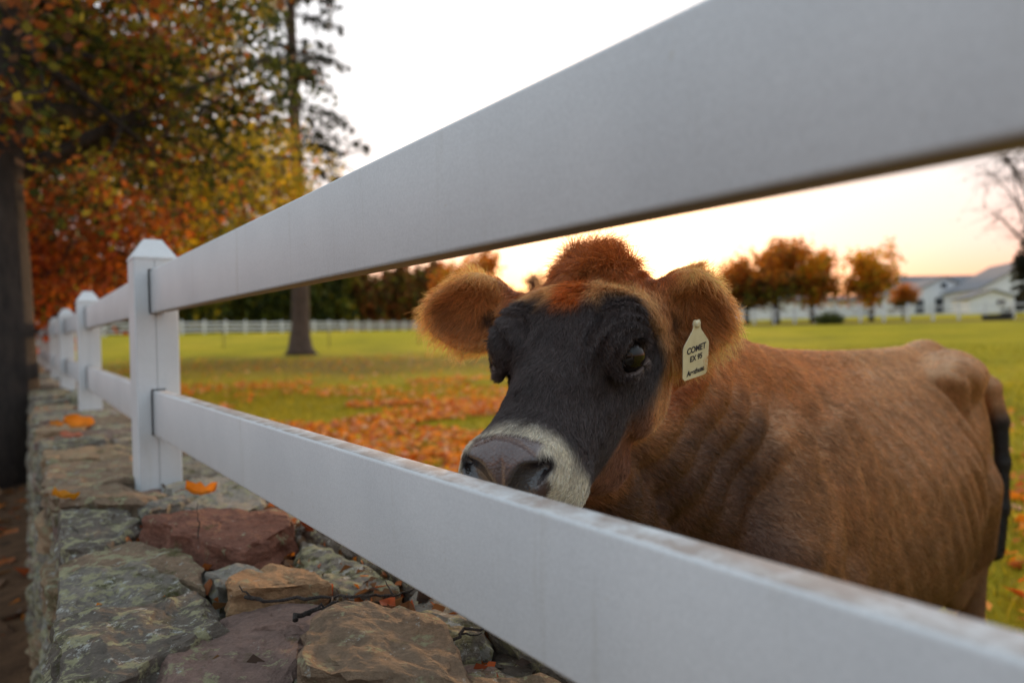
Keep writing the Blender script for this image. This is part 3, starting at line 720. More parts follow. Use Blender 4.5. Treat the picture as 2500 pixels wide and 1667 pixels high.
def cow_colors(P, Nn):
    q = P - HO; L = q @ HM.T; t, a, h = L[:, 0], L[:, 1], L[:, 2]; aa = np.abs(a)
    qb = P - B0; Lb = qb @ BM.T; s, l, z = Lb[:, 0], Lb[:, 1], Lb[:, 2]
    ns = fbm(P, 14, 5, 3)
    C = np.tile(np.array([.37, .182, .078]), (len(P), 1))
    def blend(c, m): C[:] = C * (1 - m[:, None]) + np.array(c) * m[:, None]
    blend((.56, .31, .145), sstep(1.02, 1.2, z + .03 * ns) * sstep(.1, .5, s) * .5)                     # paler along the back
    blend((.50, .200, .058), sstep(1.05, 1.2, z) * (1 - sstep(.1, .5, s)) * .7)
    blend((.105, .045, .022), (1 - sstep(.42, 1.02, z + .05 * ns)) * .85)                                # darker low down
    blend((.075, .031, .016), (1 - sstep(-.38, -.16, s + .04 * ns)) * sstep(-.5, -.4, s * 0 + 1) * (1 - sstep(.98, 1.22, z + .04 * ns)) * .92)  # dark neck and shoulder front
    dist_tail = np.min([cone(P, TAIL[i], TAIL[i + 1], TAILR[i], TAILR[i + 1]) for i in range(2, 6)], axis=0)
    blend((.016, .013, .012), (1 - sstep(.004, .02, dist_tail)) * (1 - sstep(.92, 1.0, z)))
    # head
    inh = 1 - sstep(.0, .05, np.maximum(-t - .03, np.maximum(aa - .16, np.maximum(-h - .27, h - .12))))
    C0 = C.copy()
    blend((.38, .160, .058), inh)
    blend((.38, .115, .024), inh * (1 - sstep(.02, .075, t)))                                             # red brown poll
    ring = sstep(.05, .075, t + .02 * ns) * (1 - sstep(.115, .145, t + .015 * ns - .05 * sstep(.02, .09, aa)))
    blend((.58, .32, .13), inh * ring * sstep(.012, .03, aa) * .85)
    # dark mask
    side = sstep(-.205, -.125, h + .015 * ns + 1.1 * np.maximum(t - .235, 0) + .25 * np.minimum(t - .2, 0))
    mask = sstep(.105, .158, t + .012 * ns - .055 * sstep(.03, .1, aa) * 0) * side
    m2 = sstep(.078, .125, t + .012 * ns) * sstep(.03, .06, aa) * side
    mask = np.maximum(mask, m2)
    blend((.054, .040, .038), inh * mask)
    blend((.44, .125, .022), inh * (1 - sstep(.018, .032, aa + .006 * ns)) * (1 - sstep(.135, .165, t + .01 * ns)) * sstep(.04, .07, t))
    under = inh * sstep(.14, .2, t) * (1 - side)
    blend((.17, .075, .045), under * .8 * (1 - sstep(.30, .36, t)))
    # pale muzzle
    muz = sstep(.372, .408, t + .016 * ns + .22 * np.maximum(-h - .075, 0) - .30 * np.maximum(aa - .030, 0) * sstep(-.10, -.07, h))
    blend((.52, .47, .38), inh * muz)
    blend((.030, .026, .026), inh * muz * .35 * sstep(.0, .6, vnoise(P, 160, 9)) * (1 - sstep(-.10, -.06, h)))
    pad = pad_mask(t, a, h)
    blend((.090, .052, .046), inh * pad)
    nos = np.minimum(cone(np.stack([t, aa, h], 1), (.468, .016, -.048), (.456, .038, -.026), .0095, .0145), cone(np.stack([t, aa, h], 1), (.456, .038, -.026), (.432, .054, -.028), .013, .006))
    blend((.020, .014, .014), inh * (1 - sstep(.003, .011, nos)))
    for sg in (1, -1):
        ed = np.linalg.norm(P - EYE[sg] - EYE_N[sg] * .012, axis=1); blend((.11, .080, .070), inh * (1 - sstep(.027, .032, ed)) * .9)
    # ears
    ear_in = np.zeros(len(P))
    for sg in (1, -1):
        e = EAR[sg]; x = (P - e['b']) @ e['e1']; y = (P - e['b']) @ e['e2']
        near = (1 - sstep(.0, .012, np.abs(sd_ear(P, sg)))) * sstep(.015, .05, x)
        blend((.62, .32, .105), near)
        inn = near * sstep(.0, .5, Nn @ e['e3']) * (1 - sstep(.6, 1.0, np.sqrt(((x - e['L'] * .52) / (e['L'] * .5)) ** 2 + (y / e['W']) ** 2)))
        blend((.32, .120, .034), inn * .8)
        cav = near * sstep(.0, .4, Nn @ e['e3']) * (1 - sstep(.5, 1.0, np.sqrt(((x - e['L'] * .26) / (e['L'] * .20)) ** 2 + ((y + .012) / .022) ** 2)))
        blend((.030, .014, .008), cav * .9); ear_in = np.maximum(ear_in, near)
    C[:] = C * (1 + .07 * ns[:, None])
    return np.clip(C, .004, 1), inh * pad
def pad_mask(t, a, h):
    aa = np.abs(a)
    front = sstep(.413, .420, t + .45 * (h + .03) + .8 * aa * aa)
    wid = 1 - sstep(.040, .050, aa - .018 * np.exp(-((h + .045) / .025) ** 2) + .20 * np.maximum(-.055 - h, 0))
    return front * wid * sstep(-.118, -.108, h)

def mat_coat_skin():
    m, t, b = new_mat('cow_skin')
    a = attr_node(t, 'col'); wet = attr_node(t, 'wet')
    n = noise_node(t, 55, 6, .65, stretch=(1, 1, .45))
    c = mix_node(t, .35, a.outputs['Color'], ramp_node(t, n.outputs[0], [(.3, (.55, .55, .55)), (.7, (1.0, 1.0, 1.0))]).outputs[0], 'MULTIPLY')
    t.links.new(c, b.inputs['Base Color'])
    rr = nd(t, 'ShaderNodeMapRange'); rr.inputs['To Min'].default_value = .62; rr.inputs['To Max'].default_value = .17
    t.links.new(wet.outputs['Fac'], rr.inputs['Value']); t.links.new(rr.outputs[0], b.inputs['Roughness'])
    b.inputs['Specular IOR Level'].default_value = .4
    v = nd(t, 'ShaderNodeTexVoronoi'); v.inputs['Scale'].default_value = 260; tcn = nd(t, 'ShaderNodeTexCoord'); t.links.new(tcn.outputs['Object'], v.inputs['Vector'])
    mm = nd(t, 'ShaderNodeMath', operation='MULTIPLY'); t.links.new(v.outputs['Distance'], mm.inputs[0]); t.links.new(wet.outputs['Fac'], mm.inputs[1])
    ad = nd(t, 'ShaderNodeMath', operation='ADD'); t.links.new(mm.outputs[0], ad.inputs[0])
    n2 = noise_node(t, 160, 4, .6); m3 = nd(t, 'ShaderNodeMath', operation='MULTIPLY'); m3.inputs[1].default_value = .3; t.links.new(n2.outputs[0], m3.inputs[0]); t.links.new(m3.outputs[0], ad.inputs[1])
    bump(t, b, ad.outputs[0], .40, .004)
    cw = nd(t, 'ShaderNodeMath', operation='MULTIPLY'); cw.inputs[1].default_value = .9; t.links.new(wet.outputs['Fac'], cw.inputs[0]); t.links.new(cw.outputs[0], b.inputs['Coat Weight']); b.inputs['Coat Roughness'].default_value = .10
    return m
def mat_hair():
    m = bpy.data.materials.new('cow_hair'); m.use_nodes = True; t = m.node_tree; t.nodes.clear()
    o = nd(t, 'ShaderNodeOutputMaterial'); h = nd(t, 'ShaderNodeBsdfPrincipled'); a = attr_node(t, 'col')
    t.links.new(a.outputs['Color'], h.inputs['Base Color']); h.inputs['Roughness'].default_value = .33; h.inputs['Specular IOR Level'].default_value = .55
    tr = nd(t, 'ShaderNodeBsdfTranslucent'); t.links.new(a.outputs['Color'], tr.inputs['Color']); mx = nd(t, 'ShaderNodeMixShader'); mx.inputs[0].default_value = .38
    t.links.new(h.outputs[0], mx.inputs[1]); t.links.new(tr.outputs[0], mx.inputs[2]); t.links.new(mx.outputs[0], o.inputs[0]); return m

def hair_object(name, roots, dirs, ends_bend, length, radius, colr, mat, parent, npts=4):
    """roots (n,3); strand bends from dirs towards ends_bend"""
    n = len(roots); u_ = np.linspace(0, 1, npts)[None, :, None]
    P = roots[:, None] + length[:, None, None] * (dirs[:, None] * (u_ - .5 * u_ ** 2) + ends_bend[:, None] * (.5 * u_ ** 2))
    hc = bpy.data.hair_curves.new(name); hc.add_curves([npts] * n)
    hc.position_data.foreach_set('vector', P.astype(np.float32).ravel())
    a = hc.attributes.new('radius', 'FLOAT', 'POINT')
    a.data.foreach_set('value', (radius[:, None] * np.linspace(1, .25, npts)[None]).astype(np.float32).ravel())
    c = hc.attributes.new('col', 'FLOAT_COLOR', 'CURVE')
    c.data.foreach_set('color', np.concatenate([colr, np.ones((n, 1))], 1).astype(np.float32).ravel())
    hc.materials.append(mat)
    o = bpy.data.objects.new(name, hc); col.objects.link(o); o.parent = parent
    return o

def build_cow():
    rng = np.random.default_rng(7)
    root = tag(empty('cow', B0), 'brown cow with a black face and pale muzzle looking over the lower fence rail', 'cow')
    corners = np.array([HO, EAR[-1]['b'] - [.2, 0, 0], head(.5, 0, -.2), body(1.36, .3, 0), body(1.36, -.3, 0), body(-.4, .3, 0), body(-.4, -.3, 0), body(.5, .3, 0), body(.5, -.3, 0)])
    lo = corners.min(0) - .08; hi = corners.max(0) + .08; lo[2] = -.0; hi[2] = H + .20
    V, F = surface_nets(sd_cow, lo, hi, .0092, 4)
    # finer faces on the head, finest on muzzle and eyes
    bm = bmesh.new(); tm = make_mesh('t', V, F); bm.from_mesh(tm); bpy.data.meshes.remove(tm)
    for lev in (0, 1):
        bm.faces.ensure_lookup_table()
        cen = np.array([f.calc_center_median() for f in bm.faces]); fc = (cen - HO) @ HM.T
        fe = np.minimum(np.linalg.norm(cen - EYE[1], axis=1), np.linalg.norm(cen - EYE[-1], axis=1))
        face = (fc[:, 0] > -.08) & (np.abs(fc[:, 1]) < .28) & (fc[:, 2] > -.20)
        fine = face if lev == 0 else ((fc[:, 0] > .37) & (np.abs(fc[:, 1]) < .12) & (fc[:, 2] > -.14)) | (fe < .05)
        es = set()
        for i in np.where(fine)[0]: es.update(bm.faces[i].edges)
        bmesh.ops.subdivide_edges(bm, edges=list(es), cuts=1, use_grid_fill=True)
        bmesh.ops.triangulate(bm, faces=[f for f in bm.faces if len(f.verts) > 4])
    bm.verts.index_update()
    V = np.array([v.co for v in bm.verts]); F4 = np.array([[v.index for v in f.verts] for f in bm.faces if len(f.verts) == 4]); F3 = np.array([[v.index for v in f.verts] for f in bm.faces if len(f.verts) == 3]).reshape(-1, 3)
    bm.free()
    for _ in range(2):
        d = sd_cow(V); g = sd_grad(sd_cow, V); V = V - np.clip(d / np.maximum((g ** 2).sum(1), .2), -.008, .008)[:, None] * g
    V[:, 2] = np.maximum(V[:, 2], .002)
    Nn = unit(sd_grad(sd_cow, V) + 1e-9)
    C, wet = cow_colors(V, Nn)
    # hooves
    hoof = 1 - sstep(.055, .065, V[:, 2]); C = C * (1 - hoof[:, None]) + np.array([.02, .017, .015]) * hoof[:, None]
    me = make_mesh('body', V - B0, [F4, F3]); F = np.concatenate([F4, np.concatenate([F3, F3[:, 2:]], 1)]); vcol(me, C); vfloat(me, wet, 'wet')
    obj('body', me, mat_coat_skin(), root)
    print('cow verts', len(V))
    # eyes
    m_eye, t, b = new_mat('cow_eye')
    b.inputs['Base Color'].default_value = (.012, .008, .006, 1); b.inputs['Roughness'].default_value = .03; b.inputs['Specular IOR Level'].default_value = .55
    b.inputs['IOR'].default_value = 1.36
    for sg in (1, -1):
        bm = bmesh.new(); bmesh.ops.create_uvsphere(bm, u_segments=40, v_segments=24, radius=.0255)
        em = bpy.data.meshes.new('eyeball'); bm.to_mesh(em); bm.free()
        em.polygons.foreach_set('use_smooth', np.ones(len(em.polygons), bool))
        obj('eyeball', em, m_eye, root, loc=EYE[sg] + EYE_N[sg] * .0012 - B0)
    if 'hair' in SKIP: return root
    # ---- coat: strands
    A = V[F[:, 0]]; Bv = V[F[:, 1]]; Cv = V[F[:, 2]]; Dv = V[F[:, 3]]
    area = .5 * (np.linalg.norm(np.cross(Bv - A, Cv - A), axis=1) + np.linalg.norm(np.cross(Cv - A, Dv - A), axis=1))
    cen = (A + Bv + Cv + Dv) / 4; fn = unit(Nn[F].mean(1) + 1e-9)
    def region(P, Nr):
        q = P - HO; L = q @ HM.T; t, a, h = L[:, 0], L[:, 1], L[:, 2]; aa = np.abs(a)
        Lb = (P - B0) @ BM.T
        isH = (t > -.07) & (aa < .17) & (h > -.28) & (h < .12) & (t < .52)
        ear = np.zeros(len(P)); rim = np.zeros(len(P)); sgE = np.zeros(len(P), int)
        for sg in (1, -1):
            e = EAR[sg]; x = (P - e['b']) @ e['e1']; y = (P - e['b']) @ e['e2']
            n_ = (np.abs(sd_ear(P, sg)) < .006) & (x > .02)
            rr = np.sqrt(((x - e['L'] * .52) / (e['L'] * .52)) ** 2 + (y / e['W']) ** 2)
            ear = np.where(n_, 1, ear); rim = np.where(n_, sstep(.78, .97, rr) * sstep(.25, .45, x / e['L']), rim); sgE = np.where(n_, sg, sgE)
        return t, a, h, Lb, isH, ear, rim, sgE
    t, a, h, Lb, isH, ear, rim, sgE = region(cen, fn)
    tuft = isH & (t < .07) & (np.abs(a) < .075) & (h > -.035) & (ear == 0)
    padw = wet[F].mean(1)
    eyeD = np.minimum(np.linalg.norm(cen - EYE[1], axis=1), np.linalg.norm(cen - EYE[-1], axis=1))
    w = np.where(isH, 1.0, .20); w = np.where(ear > 0, 1.6 + 1.5 * rim, w); w = np.where(tuft, 2.2, w)
    neckz = (~isH) & (Lb[:, 0] < .1); w = np.where(neckz, .34, w)
    w = np.where((Lb[:, 1] < 0) & ~isH & (ear == 0) & (Lb[:, 2] < 1.1), .04, w); w = np.where(Lb[:, 2] < .45, .03, w)
    w = w * np.clip(1 - padw * 1.3, 0, 1) * (eyeD > .0315)
    NT = 400000
    pr = area * w; pr /= pr.sum()
    fi = rng.choice(len(F), NT, p=pr)
    r1 = np.sqrt(rng.random(NT)); r2 = rng.random(NT); sw = rng.random(NT) < .5
    tri = np.where(sw[:, None], F[fi][:, [0, 1, 2]], F[fi][:, [0, 2, 3]])
    bw = np.stack([1 - r1, r1 * (1 - r2), r1 * r2], -1)
    P = (V[tri] * bw[..., None]).sum(1); Nr = unit((Nn[tri] * bw[..., None]).sum(1)); Cc = (C[tri] * bw[..., None]).sum(1)
    t, a, h, Lb, isH, ear, rim, sgE = region(P, Nr)
    aa = np.abs(a)
    tuft = isH & (t < .075) & (aa < .066 + .02 * vnoise(P, 60, 71)) & (h > -.045) & (ear == 0)
    rnd = lambda s: rng.normal(0, s, (NT, 3))
    flow = np.tile(b1 * .75 + np.array([0, 0, -.6]), (NT, 1))
    flow[isH] = hu * .9 + hv * .0
    flow[isH] += (a[isH] * 3.0)[:, None] * hv
    back = isH & (t < .02) & (h < -.03); flow[back] = -hu
    ln = np.where(Lb[:, 0] < .1, .016, .015) * (.7 + .6 * rng.random(NT)); lift = np.full(NT, .10)
    fl = isH & (t > .12); ln[fl] = .0115 * (.7 + .6 * rng.random(fl.sum())); lift[fl] = .12
    ln[isH & (t > .36)] *= .7
    br = isH & (t <= .15) & (t > .05) & (h > -.07); ln[br] = (.014 + .016 * (1 - sstep(.07, .15, t[br]))) * (.6 + .7 * rng.random(br.sum())); lift[br] = .35
    # poll tuft: long hair standing up at the crest and falling forwards
    ti = np.where(tuft)[0]
    k = sstep(-.02, .075, t[ti])
    flow[ti] = (np.array([0, 0, 1.0])[None] * (1 - k)[:, None] * 1.0 + hu[None] * (k * 1.1)[:, None] + (a[ti] * 7)[:, None] * hv)
    ln[ti] = (.062 - .038 * k) * (1 + .35 * vnoise(P[ti], 75, 72)) * (.55 + .6 * rng.random(len(ti))) * (1 - .5 * sstep(.045, .08, aa[ti])); lift[ti] = .5
    # ears
    for sg in (1, -1):
        e = EAR[sg]; m_ = sgE == sg
        x = (P[m_] - e['b']) @ e['e1'] - e['L'] * .45; y = (P[m_] - e['b']) @ e['e2']
        rad = unit(x[:, None] / (e['L'] * .6) * e['e1'] + y[:, None] / e['W'] * e['e2'] + 1e-6)
        inner = (Nr[m_] @ e['e3']) > .3
        fl_ = rad * .9 + e['e1'] * .35
        fl_[inner] = rad[inner] * .25 + e['e1'] * .35 - e['e2'] * .5 + e['e3'] * .45
        flow[m_] = fl_
        ln[m_] = (.013 + .010 * rim[m_] + .013 * inner) * (.5 + .5 * sstep(-.3, .1, x / e['L'])) * (.6 + .7 * rng.random(m_.sum())); lift[m_] = .40
    clump = np.stack([vnoise(P, 55, 31), vnoise(P, 55, 32), vnoise(P, 55, 33)], -1)
    big = np.stack([vnoise(P, 14, 41), vnoise(P, 14, 42), vnoise(P, 14, 43)], -1)
    onh = (isH | (ear > 0))[:, None]
    flow = flow + np.where(onh, .38, .16) * clump + .25 * big + rnd(.16)
    flow[tuft] += .75 * np.stack([vnoise(P[tuft], 70, 51), vnoise(P[tuft], 70, 52), vnoise(P[tuft], 70, 53)], -1)
    flow = unit(flow - Nr * (flow * Nr).sum(1, keepdims=True) * .85 + 1e-6)
    dirs = unit(Nr * (lift + .16)[:, None] + flow * (1 - lift)[:, None] + rnd(.10)); bend = unit(flow + Nr * .06 + rnd(.12))
    tb = np.where(tuft)[0]; bend[tb] = unit(flow[tb] + np.array([0, 0, -.25]) + rnd(.1)[tb])
    rad_ = np.where(isH | (ear > 0), .00036, .00052); rad_[tuft] = .00045; rad_[fl] = .00042
    Ch = Cc * 1.25 * (1 + rng.normal(0, .30, (NT, 1))) * (1.15 + .25 * vnoise(P, 40, 77))[:, None]
    tip = ear > 0; Ch[tip] = Ch[tip] * (1 + .25 * rim[tip])[:, None]
    hm = mat_hair()
    ho = hair_object('coat', P - B0, dirs, bend, ln, rad_, np.clip(Ch, .003, .9), hm, root)
    # eyelashes
    Rl, Dl, Bl = [], [], []
    for sg in (1, -1):
        n = EYE_N[sg]; ex = unit(hu - n * (hu @ n)); ey = np.cross(n, ex)
        if ey @ hw < 0: ey = -ey
        for th in np.linspace(R(25), R(155), 60):
            Rl.append(EYE[sg] + ex * .024 * math.cos(th) + ey * .0175 * math.sin(th) + n * .018)
            Dl.append(unit(n * .9 + ey * .15 + ex * .4 * math.cos(th) + rng.normal(0, .08, 3))); Bl.append(unit(n * .5 + ey * .2 - np.array([0, 0, .5]) + ex * .4 * math.cos(th)))
    nL = len(Rl)
    hair_object('eyelashes', np.array(Rl) - B0, np.array(Dl), np.array(Bl), np.full(nL, .021) * (.7 + .5 * rng.random(nL)), np.full(nL, .0005), np.tile([.01, .008, .008], (nL, 1)), hm, root)
    return root
if 'cow' not in SKIP: COW = build_cow()

# ------------------------------------------------------------------ ear tag (a part of the cow: it moves with the ear)
def build_tag():
    e = EAR[1]
    m_tag, t, b = new_mat('tag_plastic'); n = noise_node(t, 40, 4)
    c = ramp_node(t, n.outputs[0], [(.3, (.60, .53, .33)), (.7, (.72, .65, .43))]).outputs[0]; t.links.new(c, b.inputs['Base Color']); b.inputs['Roughness'].default_value = .45
    m_ink, t, b = new_mat('tag_ink'); b.inputs['Base Color'].default_value = (.008, .010, .035, 1); b.inputs['Roughness'].default_value = .5
    tx = unit(np.array([.76, .58, .16])); tup = unit(np.array([.30, .0, 1.0])); tup = unit(tup - tx * (tup @ tx)); tn = np.cross(tx, tup)
    if tn[1] > 0: tn = -tn
    top = TAGTOP + np.array([.012, 0, 0])
    Mx = Matrix(((tx[0], tup[0], tn[0], top[0] - B0[0]), (tx[1], tup[1], tn[1], top[1] - B0[1]), (tx[2], tup[2], tn[2], top[2] - B0[2]), (0, 0, 0, 1)))
    outl = [(-.006, .006), (.006, .006), (.0075, -.006), (.009, -.010), (.025, -.031), (.027, -.036), (.026, -.082), (.022, -.087), (-.022, -.087), (-.026, -.082), (-.027, -.036), (-.025, -.031), (-.009, -.010), (-.0075, -.006)]
    outl = np.array(outl) * (1.2, 1.0); k = len(outl); sgn = 1 if np.linalg.det(np.stack([tx, tup, tn])) > 0 else -1
    V, F, caps = extrude_profile(outl, (0, 0, -.0007), (0, 0, .0007), (1, 0, 0), (0, 1, 0))
    me = make_mesh('ear_tag', V, [F] + caps, smooth=False)
    o = obj('ear_tag', me, m_tag, COW); o.matrix_local = Mx
    o['label'] = 'cream plastic ear tag with hand-written dark lettering'
    Vp, Q, T3 = tube([(0, 0, -.004), (0, 0, .003), (0, 0, .004)], [.006, .006, .003], 12)
    obj('tag_pin', make_mesh('tag_pin', Vp, [Q, T3]), m_tag, o)
    for txt, y, sz, sh in (('COMET', -.044, .0140, .10), ('EX 95', -.058, .0125, .10), ('Arethusa', -.080, .0120, .15)):
        cu = bpy.data.curves.new('lettering', 'FONT'); cu.body = txt; cu.size = sz; cu.align_x = 'CENTER'; cu.shear = sh; cu.extrude = .0001; cu.offset = .00035
        t_o = bpy.data.objects.new('tmp', cu); col.objects.link(t_o); bpy.context.view_layer.update()
        tm = bpy.data.meshes.new_from_object(t_o.evaluated_get(bpy.context.evaluated_depsgraph_get())); bpy.data.objects.remove(t_o)
        tm.materials.clear(); obj('lettering', tm, m_ink, o, loc=(0, y, .0011), rot=(0, 0, R(3)))
if 'cow' not in SKIP:
    TAGTOP = EAR[1]['b'] + EAR[1]['e1'] * .066 + EAR[1]['e3'] * .062 - EAR[1]['e2'] * .006
    build_tag()

# ------------------------------------------------------------------ foliage
def mat_leaf(name, transl=.55, rough=.6):
    m = bpy.data.materials.new(name); m.use_nodes = True; t = m.node_tree; t.nodes.clear()
    o = nd(t, 'ShaderNodeOutputMaterial'); a = attr_node(t, 'col')
    d = nd(t, 'ShaderNodeBsdfPrincipled'); d.inputs['Roughness'].default_value = rough; d.inputs['Specular IOR Level'].default_value = .25
    tr = nd(t, 'ShaderNodeBsdfTranslucent'); mx = nd(t, 'ShaderNodeMixShader'); mx.inputs[0].default_value = transl
    t.links.new(a.outputs['Color'], d.inputs['Base Color']); t.links.new(a.outputs['Color'], tr.inputs['Color'])
    t.links.new(d.outputs[0], mx.inputs[1]); t.links.new(tr.outputs[0], mx.inputs[2]); t.links.new(mx.outputs[0], o.inputs[0])
    return m
M_LEAF = mat_leaf('leaf'); M_DRYLEAF = mat_leaf('dry_leaf', .40); M_GRASS = mat_leaf('grass_blade', .35)
def mat_bark(name, c0, c1):
    m, t, b = new_mat(name); n = noise_node(t, 9, 6, .7, stretch=(1, 1, .25)); n2 = noise_node(t, 40, 5, .7)
    c = ramp_node(t, n.outputs[0], [(.3, c0), (.7, c1)]).outputs[0]; t.links.new(c, b.inputs['Base Color']); b.inputs['Roughness'].default_value = .95
    ad = nd(t, 'ShaderNodeMath', operation='ADD'); t.links.new(n.outputs[0], ad.inputs[0]); t.links.new(n2.outputs[0], ad.inputs[1]); bump(t, b, ad.outputs[0], 1.0, .05)
    return m
M_BARK = mat_bark('bark', (.018, .014, .012), (.080, .058, .046)); M_BARK2 = mat_bark('bark_warm', (.045, .030, .024), (.16, .105, .078))
def leaf_quads(P, size, rng, droop=.0, flat=.0):
    """two-triangle bent leaves (a quad each) at the points P"""
    n = len(P); a = unit(rng.normal(0, 1, (n, 3)) * np.array([1, 1, 1 - .6 * flat]) + np.array([0, 0, -droop]))
    b = rng.normal(0, 1, (n, 3)); 
    if flat: b = b * np.array([1, 1, 1 - flat])
    b = unit(b - a * (a * b).sum(1, keepdims=True)); sz = np.asarray(size) * rng.uniform(.65, 1.3, n)
    sz = sz[:, None]
    V = np.stack([P - a * sz * .5, P + b * sz * .36 + a * sz * .05, P + a * sz * .5, P - b * sz * .36 + a * sz * .05], 1).reshape(-1, 3)
    return V, np.arange(4 * n).reshape(n, 4)
def crown_mesh(P, size, C, rng, **kw):
    V, F = leaf_quads(P, size, rng, **kw); me = make_mesh('crown', V, F, smooth=False); vcol(me, np.repeat(C, 4, 0)); return me
def bez(a, b, c, n):
    u_ = np.linspace(0, 1, n)[:, None]; return (1 - u_) ** 2 * a + 2 * u_ * (1 - u_) * b + u_ ** 2 * c
def pick(palette, w, n, rng, var=.18):
    pal = np.array(palette); i = rng.choice(len(pal), n, p=np.array(w) / np.sum(w)); return np.clip(pal[i] * (1 + rng.normal(0, var, (n, 1))), .003, .9)
def merge(parts):
    Vs, Qs, Ts, off = [], [], [], 0
    for V, Q, T_ in parts: Vs.append(V); Qs.append(Q + off); Ts.append(T_ + off); off += len(V)
    return np.concatenate(Vs), [np.concatenate(Qs), np.concatenate(Ts)]
def broad_tree(name, label, base, height, r0, cen, rad, seed, palette, weights, n_limb=14, n_twig=9, leaves=9000, leaf=.12, bark=M_BARK, group=None, gap=.0, lean=(0, 0), sub=5, color_fn=None, spread=.30, flat=.3, cut=None):
    rng = np.random.default_rng(seed); base = np.array(base, float); cen = np.array(cen, float); rad = np.array(rad, float)
    root = tag(empty(name, base), label, 'tree', group)
    top = np.array([lean[0] + .35 * cen[0], lean[1] + .35 * cen[1], height]); mid = np.array([.1 * cen[0], .1 * cen[1], height * .5])
    tp = bez(np.zeros(3), mid, top, 14); tp[1:, :2] += rng.normal(0, .02 * height / 8, (13, 2))
    tr_ = r0 * (1 - np.linspace(0, 1, 14) ** .9 * .88); tr_[0] *= 1.45; tr_[1] *= 1.08
    parts = [tube(tp, tr_, 14)]; lp = []
    for i in range(n_limb):
        k = rng.uniform(.28, .98); a0 = tp[int(k * 13)]; ra = r0 * (1 - k * .85) * rng.uniform(.35, .55)
        d_ = unit(rng.normal(0, 1, 3) * np.array([1, 1, .75]) + np.array([0, 0, .15])); tgt = cen + d_ * rad * rng.uniform(.55, 1.0)
        md = (a0 + tgt) / 2 + np.array([0, 0, rng.uniform(.0, .16) * np.linalg.norm(tgt - a0)]) + rng.normal(0, .06, 3) * np.linalg.norm(tgt - a0)
        lb = bez(a0, md, tgt, 10); parts.append(tube(lb, ra * np.linspace(1, .18, 10), 6))
        for j in range(n_twig):
            q = lb[rng.integers(3, 10)]; dd = unit(rng.normal(0, 1, 3) + unit(tgt - a0) * .8); Lg = rng.uniform(.18, .42) * rad.mean()
            tw = bez(q, q + dd * Lg * .5 + rng.normal(0, .08, 3) * Lg, q + dd * Lg + np.array([0, 0, -.12 * Lg]), 5)
            parts.append(tube(tw, ra * .22 * np.linspace(1, .25, 5), 4, cap=False))
            lp.append(tw[2:]); lp.append(tw[-1:] + rng.normal(0, .12 * Lg, (sub, 3)))
    V, Fs = merge(parts); obj('trunk', make_mesh('trunk', V, Fs), bark, root)
    if leaves:
        A = np.concatenate(lp); P = A[rng.integers(0, len(A), leaves)] + rng.normal(0, spread, (leaves, 3)) * np.array([1, 1, .7])
        if gap: P = P[fbm(P + base, 1.1, seed, 2) > -gap]
        if cut is not None: P = P[cut(P + base)]
        C = patchy(P + base, palette, weights, rng, seed)
        if color_fn is not None: C = color_fn(P + base, C, rng)
        obj('crown', crown_mesh(P, leaf, C, rng, droop=.3, flat=flat), M_LEAF, root)
    return root
G = lambda x, y: float(ground_z(x, y))
def patchy(P, palette, w, rng, seed):
    """leaf colours that change from bough to bough"""
    v = fbm(P, .75, seed + 3, 2) + rng.normal(0, .42, len(P)); r_ = np.argsort(np.argsort(v)) / len(v)
    i = np.searchsorted(np.cumsum(np.array(w) / np.sum(w)), r_).clip(0, len(w) - 1)
    return np.clip(np.array(palette)[i] * (1 + rng.normal(0, .22, (len(P), 1))) * (1 + .35 * vnoise(P, 1.6, seed + 8))[:, None], .003, .9)
RED, ORG, RUST, YEL, OLV, GRN, DGR, BRN = (.42, .085, .020), (.62, .19, .018), (.34, .10, .024), (.62, .42, .025), (.22, .19, .020), (.13, .15, .016), (.045, .060, .014), (.15, .072, .028)

